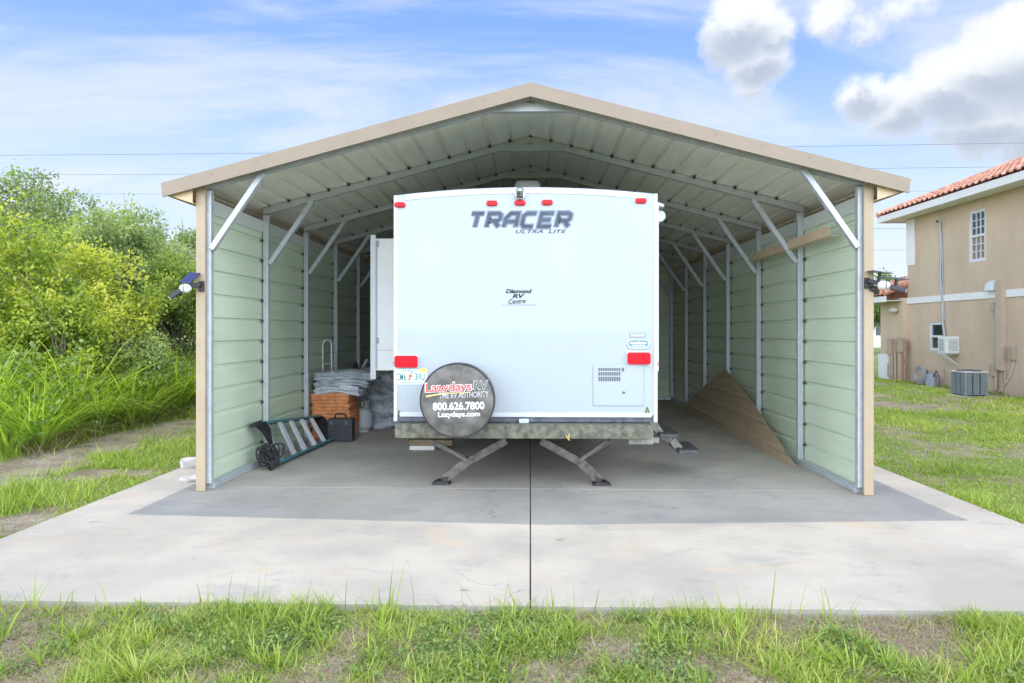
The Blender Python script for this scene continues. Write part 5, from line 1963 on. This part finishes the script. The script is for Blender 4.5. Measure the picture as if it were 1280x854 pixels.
def build_grass():
    # ---- strip in front of the pad
    parts = []
    clump = lambda x, y, s, sd: vnoise(x, y, s, sd, 3)
    x, y = scatter(-3.6, 3.6, 2.35, 3.72, 11500, 1.0)
    k = in_view(x, y); x, y = x[k], y[k]
    n = len(x)
    cl = clump(x, y, 4.0, 61)
    h = (.014 + .058 * RNG.random(n) ** 2.2) * (.5 + 1.3 * sstep(cl, .35, .7))
    tint = np.clip(RNG.normal(.56, .22, n) + .4 * (clump(x, y, 2.2, 17) - .5), 0, 1)
    parts.append(blades(x, y, ground_h(x, y) - .004, h, RNG.uniform(.0022, .0055, n), RNG.uniform(0, 6.28, n), RNG.uniform(.1, 1.3, n), RNG.uniform(0, .8, n), tint))
    # longer blades in loose bunches
    nb = 300
    bx, by = RNG.uniform(-3.2, 3.2, nb), RNG.uniform(2.4, 3.71, nb)
    for i in range(nb):
        if not in_view(bx[i], by[i]) or grass_cover(bx[i], by[i]) < RNG.random() * .8:
            continue
        m = int(RNG.integers(8, 34))
        r = .05
        xx, yy = bx[i] + RNG.normal(0, r * .5, m), np.minimum(by[i] + RNG.normal(0, r * .5, m), SLAB_Y0 - .01)
        a = np.arctan2(yy - by[i], xx - bx[i]) + RNG.normal(0, .6, m)
        L_ = RNG.uniform(.05, .135) * RNG.uniform(.5, 1.25, m)
        parts.append(blades(xx, yy, ground_h(xx, yy) - .004, L_, RNG.uniform(.004, .009, m), a, RNG.uniform(.1, .8, m), RNG.uniform(.05, .7, m), np.clip(RNG.normal(.45, .15, m), 0, 1), 4))
    # tall blades along the pad edge
    m = 420
    xx = RNG.uniform(-3.1, 3.1, m)
    xx = xx[vnoise(xx, xx * 0 + 3.3, 2.4, 71, 3) > .42]
    m = len(xx)
    yy = RNG.uniform(3.60, 3.70, m)
    parts.append(blades(xx, yy, ground_h(xx, yy), RNG.uniform(.05, .17, m) * RNG.choice([1, 1, 1, 1.7], m), RNG.uniform(.003, .007, m), RNG.uniform(0, 6.28, m), RNG.uniform(0, .55, m), RNG.uniform(0, .5, m), np.clip(RNG.normal(.45, .2, m), 0, 1), 4))
    # a few tall bent stems seen against the pale concrete
    tall = np.array([-1.0, -.97, -.86, -.36, .20, .55, .92, 1.02, -.62, 2.35, -1.75, -2.3, 1.7])
    m = len(tall)
    parts.append(blades(tall, np.full(m, 3.66), np.full(m, -.04), RNG.uniform(.16, .34, m), RNG.uniform(.004, .007, m), RNG.uniform(0, 6.28, m), RNG.uniform(.0, .4, m), RNG.uniform(0, .35, m), RNG.uniform(.3, .9, m), 5))
    V, Q, T, A = merge(parts)
    o = fast_mesh('verge_grass', V, Q, T, GRASS, {'tint': A})
    tag(o, 'patchy bright green grass along the near edge of the pad', 'grass', kind='stuff')
    # low broad-leaved weeds
    x, y = scatter(-3.5, 3.5, 2.35, 3.70, 5200, 1.0, dens_y=lambda x, y: sstep(vnoise(x, y, 2.6, 33, 3), .47, .62))
    k = in_view(x, y); x, y = x[k], y[k]
    n = len(x)
    V, Q, T, A = flat_leaves(x, y, ground_h(x, y) + RNG.uniform(.004, .04, n), RNG.uniform(.012, .032, n), np.clip(RNG.normal(.5, .22, n), 0, 1))
    o = fast_mesh('ground_weeds', V, Q, T, WEED, {'tint': A}, smooth=False)
    tag(o, 'low broad-leaved green weeds among the verge grass', 'weeds', kind='stuff')
    # dry straw litter
    x = RNG.uniform(-3.5, 3.5, 60000); y = RNG.uniform(2.35, 3.7, 60000)
    k = in_view(x, y) & (RNG.random(len(x)) < 1.05 - .8 * grass_cover(x, y)); x, y = x[k], y[k]
    n = len(x)
    p1 = blades(x, y, ground_h(x, y) + .001, RNG.uniform(.012, .06, n), RNG.uniform(.0012, .003, n), RNG.uniform(0, 6.28, n), RNG.uniform(.9, 1.4, n), RNG.uniform(.2, .9, n), np.clip(RNG.normal(.5, .25, n), 0, 1), 2)
    V, Q, T, A = p1
    V[:, 2] = np.minimum(V[:, 2], ground_h(V[:, 0], V[:, 1]) + .016)
    o = fast_mesh('dry_litter', V, Q, T, STRAW, {'tint': A})
    tag(o, 'dry straw and leaf litter on the bare soil in front of the pad', 'litter', kind='stuff')

    # ---- left lawn
    parts = []
    for (x0, x1, y0, y1, d, hs) in ((-9, -3.78, 4.2, 8.5, 1900, 1.0), (-10, -3.78, 8.5, 15.5, 900, 1.1)):
        x, y = scatter(x0, x1, y0, y1, d, 1.0)
        k = in_view(x, y, .4); x, y = x[k], y[k]
        n = len(x)
        cl = clump(x, y, 1.6, 91)
        h = hs * (.04 + .19 * RNG.random(n) ** 1.6) * (.55 + 1.0 * sstep(cl, .38, .7))
        h *= .45 + .55 * sstep(np.abs(x), 3.8, 4.3)
        tint = np.clip(RNG.normal(.45, .18, n) + .4 * (clump(x, y, .9, 19) - .5), 0, 1)
        parts.append(blades(x, y, ground_h(x, y) - .01, h, RNG.uniform(.004, .011, n), RNG.uniform(0, 6.28, n), RNG.uniform(.1, 1.0, n), RNG.uniform(0, .8, n), tint))
    V, Q, T, A = merge(parts)
    o = fast_mesh('left_lawn_grass', V, Q, T, GRASS, {'tint': A})
    tag(o, 'shaggy green grass between the sandy track and the pad on the left', 'grass', kind='stuff')
    # ---- right lawn
    parts = []
    for (x0, x1, y0, y1, d, hs, wm) in ((3.78, 7.5, 4.3, 8.0, 3600, .8, 1.0), (3.78, 10.5, 8.0, 13.0, 1700, .8, 1.4), (3.78, 11.4, 13.0, 26.0, 650, .85, 2.0)):
        x, y = scatter(x0, x1, y0, y1, d, 1.0)
        k = in_view(x, y, .4); x, y = x[k], y[k]
        n = len(x)
        cl = clump(x, y, 1.3, 47)
        h = hs * (.03 + .10 * RNG.random(n) ** 1.8) * (.5 + 1.1 * sstep(cl, .4, .7))
        tint = np.clip(RNG.normal(.5, .18, n) + .5 * (clump(x, y, .8, 23) - .5), 0, 1)
        parts.append(blades(x, y, ground_h(x, y) - .008, h, wm * RNG.uniform(.004, .009, n), RNG.uniform(0, 6.28, n), RNG.uniform(.1, 1.2, n), RNG.uniform(0, .8, n), tint))
    V, Q, T, A = merge(parts)
    o = fast_mesh('right_lawn_grass', V, Q, T, GRASS, {'tint': A})
    tag(o, 'mown patchy lawn between the pad and the beige house', 'grass', kind='stuff')

    # ---- separate weed tufts
    def tuft(px, py, n, L_, W_, lab, mat=GRASS, tm=.5, z=-.06):
        p = atz(px, py, z)
        a = RNG.uniform(0, 6.28, n)
        r = RNG.random(n) * .035
        xx, yy = p.x + r * np.cos(a), p.y + r * np.sin(a)
        V, Q, T, A = blades(xx, yy, np.full(n, p.z) - .01, L_ * RNG.uniform(.5, 1.15, n), W_ * RNG.uniform(.6, 1.2, n), a + RNG.normal(0, .3, n), RNG.uniform(.15, .95, n), RNG.uniform(.1, .85, n), np.clip(RNG.normal(tm, .15, n), 0, 1), 6)
        o = fast_mesh('grass_tuft', V, Q, T, mat, {'tint': A})
        o.location = (0, 0, 0)
        tag(o, lab, 'grass tuft', 'broad-bladed grass tufts on the verge')
    tuft(172, 850, 70, .20, .009, 'large broad-bladed grass tuft in the lower left corner of the verge', tm=.55)
    tuft(-5, 812, 26, .30, .012, 'grass tuft cut by the left picture edge, long dark blades', tm=.25)
    tuft(915, 822, 70, .16, .006, 'round grass tuft with a reddish heart on the right of the verge', tm=.6)
    tuft(1070, 850, 34, .19, .010, 'upright broad-bladed tuft right of the round reddish tuft', tm=.45)
    tuft(755, 800, 40, .16, .006, 'fine upright grass tuft right of the centre joint', tm=.4)
    tuft(508, 815, 44, .15, .006, 'fine pale grass tuft left of the centre joint on bare soil', tm=.7)
    tuft(1262, 848, 30, .17, .009, 'broad-bladed grass tuft in the lower right corner of the verge', tm=.55)


def build_cane():
    """tall grass bank on the left, one mass nobody could count"""
    parts = []
    nb = 260
    rr = RNG
    k = 0
    while k < nb:
        x, y = rr.uniform(-13.5, -5.9), rr.uniform(7.6, 15.5)
        edge = -6.35 - .14 * (y - 8.5) + .5 * (vnoise(np.array([y]), np.array([1.0]), .8, 3, 2)[0] - .5)
        if y > 10.5:
            edge = -6.6 + .22 * (y - 10.5)
        if x > edge or y < 8.35 + .25 * (x + 6.2) * 0 - .0:
            continue
        if not in_view(np.array([x]), np.array([y]), 1.0)[0]:
            continue
        k += 1
        m = int(rr.integers(60, 150))
        fr = 1.0 if x < edge - .4 and y > 9.0 else .8
        Ht = (1.15 + .55 * vnoise(np.array([x]), np.array([y]), .9, 5, 2)[0]) * fr * rr.uniform(.55, 1.25)
        a = rr.uniform(0, 6.28, m)
        r = rr.random(m) ** .7 * .14
        L_ = Ht * rr.uniform(.5, 1.22, m)
        lean = rr.random(m) ** 1.3 * .75
        tint = np.clip(rr.normal(.5, .2, m) + rr.normal(0, .2), 0, 1)
        parts.append(blades(x + r * np.cos(a), y + r * np.sin(a), np.full(m, -.09), L_, rr.uniform(.010, .026, m), a + rr.normal(0, .5, m), lean, rr.uniform(.25, 1.25, m), tint, 7))
    V, Q, T, A = merge(parts)
    o = fast_mesh('tall_grass', V, Q, T, CANE, {'tint': A})
    tag(o, 'bank of tall arching bright green grass beside the sandy track', 'tall grass', kind='stuff')
    # leafy weeds on stems growing through it
    ns = 420
    wx = RNG.uniform(-12.5, -6.0, ns); wy = RNG.uniform(8.5, 14.5, ns)
    edge = np.where(wy > 10.5, -6.55 + .22 * (wy - 10.5), -6.3 - .14 * (wy - 8.5))
    ok = (wx < edge) & (vnoise(wx, wy, .8, 55, 2) > .42)
    wx, wy = wx[ok], wy[ok]
    parts = []
    for x0, y0 in zip(wx, wy):
        top = RNG.uniform(.5, 1.45)
        m = int(RNG.integers(40, 110))
        zz = top * RNG.random(m) ** .6
        sx, sy = RNG.normal(0, .16, 2)
        px = x0 + sx * zz + RNG.normal(0, .11, m); py = y0 + sy * zz + RNG.normal(0, .11, m)
        parts.append(flat_leaves(px, py, zz - .05, RNG.uniform(.05, .11, m), np.clip(RNG.normal(RNG.uniform(.25, .8), .12, m), 0, 1), .9))
    V, Q, T, A = merge(parts)
    o = fast_mesh('leafy_weeds', V, Q, T, WEED, {'tint': A}, smooth=False)
    tag(o, 'broad-leaved weeds mixed through the tall grass on the left', 'weeds', kind='stuff')
    # dead thatch at its foot
    n = 9000
    x = RNG.uniform(-12, -5.8, n); y = RNG.uniform(8.2, 13.5, n)
    edge = np.where(y > 10.5, -6.45 + .22 * (y - 10.5), -6.2 - .14 * (y - 8.5))
    kk = (x < edge + .12) & (x > edge - 1.6) | ((y < 9.2) & (x < edge)); x, y = x[kk], y[kk]; n = len(x)
    V, Q, T, A = blades(x, y, np.full(n, -.08), RNG.uniform(.15, .5, n), RNG.uniform(.005, .012, n), RNG.uniform(0, 6.28, n), RNG.uniform(.3, 1.2, n), RNG.uniform(.2, 1, n), np.clip(RNG.normal(.4, .25, n), 0, 1), 3)
    o = fast_mesh('dry_thatch', V, Q, T, STRAW, {'tint': A})
    tag(o, 'dry brown thatch at the foot of the tall grass', 'dry grass', kind='stuff')


def make_tree(name, base, height, rad, n_leaf, leaf, mat, bark, label, cat, seed, low=.15, clumps=46, tint0=.5, tvar=.22, flat=1.0):
    rr = np.random.default_rng(seed)
    t = empty(name, base, label, cat, 'trees behind the tall grass on the left' if base[0] < 0 else None)
    B = Vector(base)
    # clump centres: uneven crown
    cs = []
    while len(cs) < clumps:
        u = rr.normal(0, 1, 3); u /= np.linalg.norm(u)
        r = rr.uniform(.45, 1.0)
        p = u * r
        z = low * height + (p[2] * .5 + .5) * height * (1 - low)
        f = 1.0 - .35 * max(0, (z / height - .6) / .4)
        cs.append((p[0] * rad * f, p[1] * rad * f * flat, z, rad * rr.uniform(.15, .40)))
    # limbs
    mb = MB()
    tw = max(.05, height * .022)
    trunk = [(B.x, B.y, B.z - .1), (B.x + rr.normal(0, .08), B.y, B.z + height * .2), (B.x + rr.normal(0, .15), B.y + rr.normal(0, .1), B.z + height * .42), (B.x + rr.normal(0, .25), B.y, B.z + height * .75)]
    mb.tube(trunk, [tw, tw * .8, tw * .6, tw * .15], 8)
    for c in cs[:26]:
        s = Vector(trunk[1]).lerp(Vector(trunk[2]), rr.random())
        e = B + Vector(c[:3])
        m = s.lerp(e, .5) + Vector((rr.normal(0, .12), rr.normal(0, .12), height * .04))
        mb.tube([s, m, e, e + (e - m) * .35], [tw * .42, tw * .26, tw * .12, tw * .04], 5, cap=False)
        for q in range(3):
            e2 = e + Vector(rr.normal(0, c[3] * .8, 3))
            mb.tube([m.lerp(e, .6), e2], [tw * .14, tw * .03], 4, cap=False)
    mb.build('trunk', bark, t, smooth=60)
    # leaves in sprays
    per = n_leaf // clumps
    Vs, As = [], []
    for c in cs:
        # sprays inside the clump
        ns = max(6, per // 26)
        dirs = rr.normal(0, 1, (ns, 3)); dirs /= np.linalg.norm(dirs, axis=1, keepdims=True)
        sp = np.array(c[:3]) + dirs * (c[3] * rr.uniform(.45, 1.15, (ns, 1))) * np.array([1, 1, .8])
        k = per // ns
        ctr = np.repeat(sp, k, 0) + rr.normal(0, leaf * .95, (ns * k, 3))
        n = len(ctr)
        outw = np.repeat(dirs, k, 0)
        d = outw * .6 + rr.normal(0, .6, (n, 3)) + np.array([0, 0, -.15]); d /= np.linalg.norm(d, axis=1, keepdims=True)
        upv = np.array([0, 0, 1.0]) + rr.normal(0, .55, (n, 3))
        s = np.cross(d, upv); s /= np.linalg.norm(s, axis=1, keepdims=True) + 1e-9
        nn = np.cross(s, d)
        L_ = leaf * rr.uniform(.6, 1.25, (n, 1))
        w = L_ * .26
        p0, p3 = ctr, ctr + d * L_
        m1 = ctr + d * L_ * .45 + s * w + nn * L_ * .06
        m2 = ctr + d * L_ * .45 - s * w + nn * L_ * .06
        Vs.append(np.stack([p0, m1, p3, m2], 1))
        ct = tint0 + rr.normal(0, tvar * .6)
        tt = np.clip(ct + np.repeat(rr.normal(0, tvar * .5, ns), k) + rr.normal(0, .10, n) + .10 * (ctr[:, 2] / height - .5), 0, 1)
        As.append(np.repeat(tt, 4))
    V = np.concatenate(Vs).reshape(-1, 3) + np.array(base)
    V[:, 2] = np.maximum(V[:, 2], -.05)
    n = len(V) // 4
    i = (np.arange(n) * 4)[:, None]
    T = np.concatenate([i + np.array([0, 1, 2]), i + np.array([0, 2, 3])])
    o = fast_mesh('crown', V, None, T, mat, {'tint': np.concatenate(As)}, smooth=False, parent=t)
    return t


def build_trees():
    BARK = M('grey_bark', (.16, .14, .115), .9, var=.3, vscale=12, bump=.5, bscale=30)
    YEL = leaf_material('yellow_green_leaf', (.15, .24, .045), (.36, .44, .08), (.70, .68, .13), .44)
    GRN = leaf_material('mid_green_leaf', (.11, .18, .045), (.26, .355, .08), (.50, .55, .14), .42)
    OLV = leaf_material('grey_green_leaf', (.11, .165, .07), (.25, .33, .13), (.44, .50, .23), .38)

    def g(px, Y):
        return at(px, HORIZON, Y).x

    def H(py, Y):
        return at(400, py, Y).z + .1
    T = make_tree
    T('broad_shrub', (g(30, 12.2), 12.2, -.1), H(262, 12.2), 2.3, 30000, .095, YEL, BARK, 'big yellow-green shrub at the left edge of the photo behind the tall grass', 'shrub', 1, low=.12, clumps=60, tint0=.60, tvar=.36)
    T('broad_shrub', (g(112, 12.4), 12.4, -.1), H(318, 12.4), 1.25, 20000, .085, YEL, BARK, 'lower yellow-tipped shrub right of the biggest yellow-green shrub', 'shrub', 2, low=.12, clumps=44, tint0=.60, tvar=.36)
    T('broad_shrub', (g(62, 10.8), 10.8, -.1), H(375, 10.8), 1.0, 14000, .08, YEL, BARK, 'small yellow-green shrub nearest the tall grass on the left', 'shrub', 12, low=.15, clumps=34, tint0=.5, tvar=.26)
    T('leafy_tree', (g(172, 14.6), 14.6, -.1), H(252, 14.6), 1.55, 30000, .09, OLV, BARK, 'grey-green tree left of the carport, loose rounded crown', 'tree', 3, low=.10, clumps=56, tint0=.5, tvar=.24)
    T('leafy_tree', (g(222, 14.0), 14.0, -.1), H(318, 14.0), 1.05, 20000, .08, GRN, BARK, 'dark green tree right beside the left wall of the carport', 'tree', 4, low=.06, clumps=44, tint0=.45, tvar=.22)
    T('leafy_tree', (g(135, 16.5), 16.5, -.1), H(240, 16.5), 1.7, 26000, .095, GRN, BARK, 'mid-green tree with a high crown behind the yellow shrubs', 'tree', 5, low=.2, clumps=50, tint0=.6, tvar=.25)
    T('leafy_tree', (g(45, 19), 19, -.1), H(218, 19), 2.5, 22000, .10, OLV, BARK, 'tallest grey-green tree at the far left behind the yellow-green shrub', 'tree', 6, low=.2, clumps=56, tint0=.35, tvar=.2)
    T('leafy_tree', (g(-25, 17), 17, -.1), H(214, 17), 2.4, 20000, .10, OLV, BARK, 'grey-green tree half cut by the left picture edge', 'tree', 7, low=.2, clumps=50, tint0=.4, tvar=.2)
    T('leafy_tree', (g(240, 19), 19, -.1), H(272, 19), 1.5, 16000, .09, OLV, BARK, 'pale distant tree rising just behind the left eave of the carport', 'tree', 8, low=.1, clumps=40, tint0=.6, tvar=.2)
    T('broad_shrub', (g(150, 12.0), 12.0, -.1), H(400, 12.0), .85, 12000, .075, OLV, BARK, 'low olive shrub between the tall grass and the dark tree', 'shrub', 9, low=.05, clumps=30, tint0=.55, tvar=.25)
    T('leafy_tree', (g(100, 24), 24, -.1), H(262, 24), 4.5, 20000, .16, GRN, BARK, 'wide green tree far behind filling gaps between the left shrubs', 'tree', 13, low=.05, clumps=60, tint0=.45, tvar=.2, flat=.5)
    T('slim_tree', (g(1090, 46), 46, -.1), H(332, 46), 1.5, 9000, .20, GRN, BARK, 'dark slim tree far off beside the right front post', 'tree', 10, low=.2, clumps=34, tint0=.3, tvar=.2)


def build_treeline():
    m = leaf_material('far_leaf', (.05, .09, .035), (.09, .14, .05), (.15, .20, .08), .25)
    n = 26000
    x = RNG.uniform(-110, 130, n)
    y = 112 + RNG.normal(0, 2.5, n)
    top = 2.2 + 3.6 * vnoise(x, x * 0 + 4.0, .09, 77, 3)
    z = top * RNG.random(n) ** .7
    V, Q, T, A = flat_leaves(x, y, z, RNG.uniform(.5, 1.1, n), np.clip(RNG.normal(.45, .2, n), 0, 1), 1.2)
    o = fast_mesh('far_treeline', V, Q, T, m, {'tint': A}, smooth=False)
    tag(o, 'distant band of green trees along the horizon behind the houses', 'trees', kind='stuff')


build_treeline()
build_clutter()
build_floodlights()
build_house()
build_wires()
build_trees()
build_cane()
build_grass()
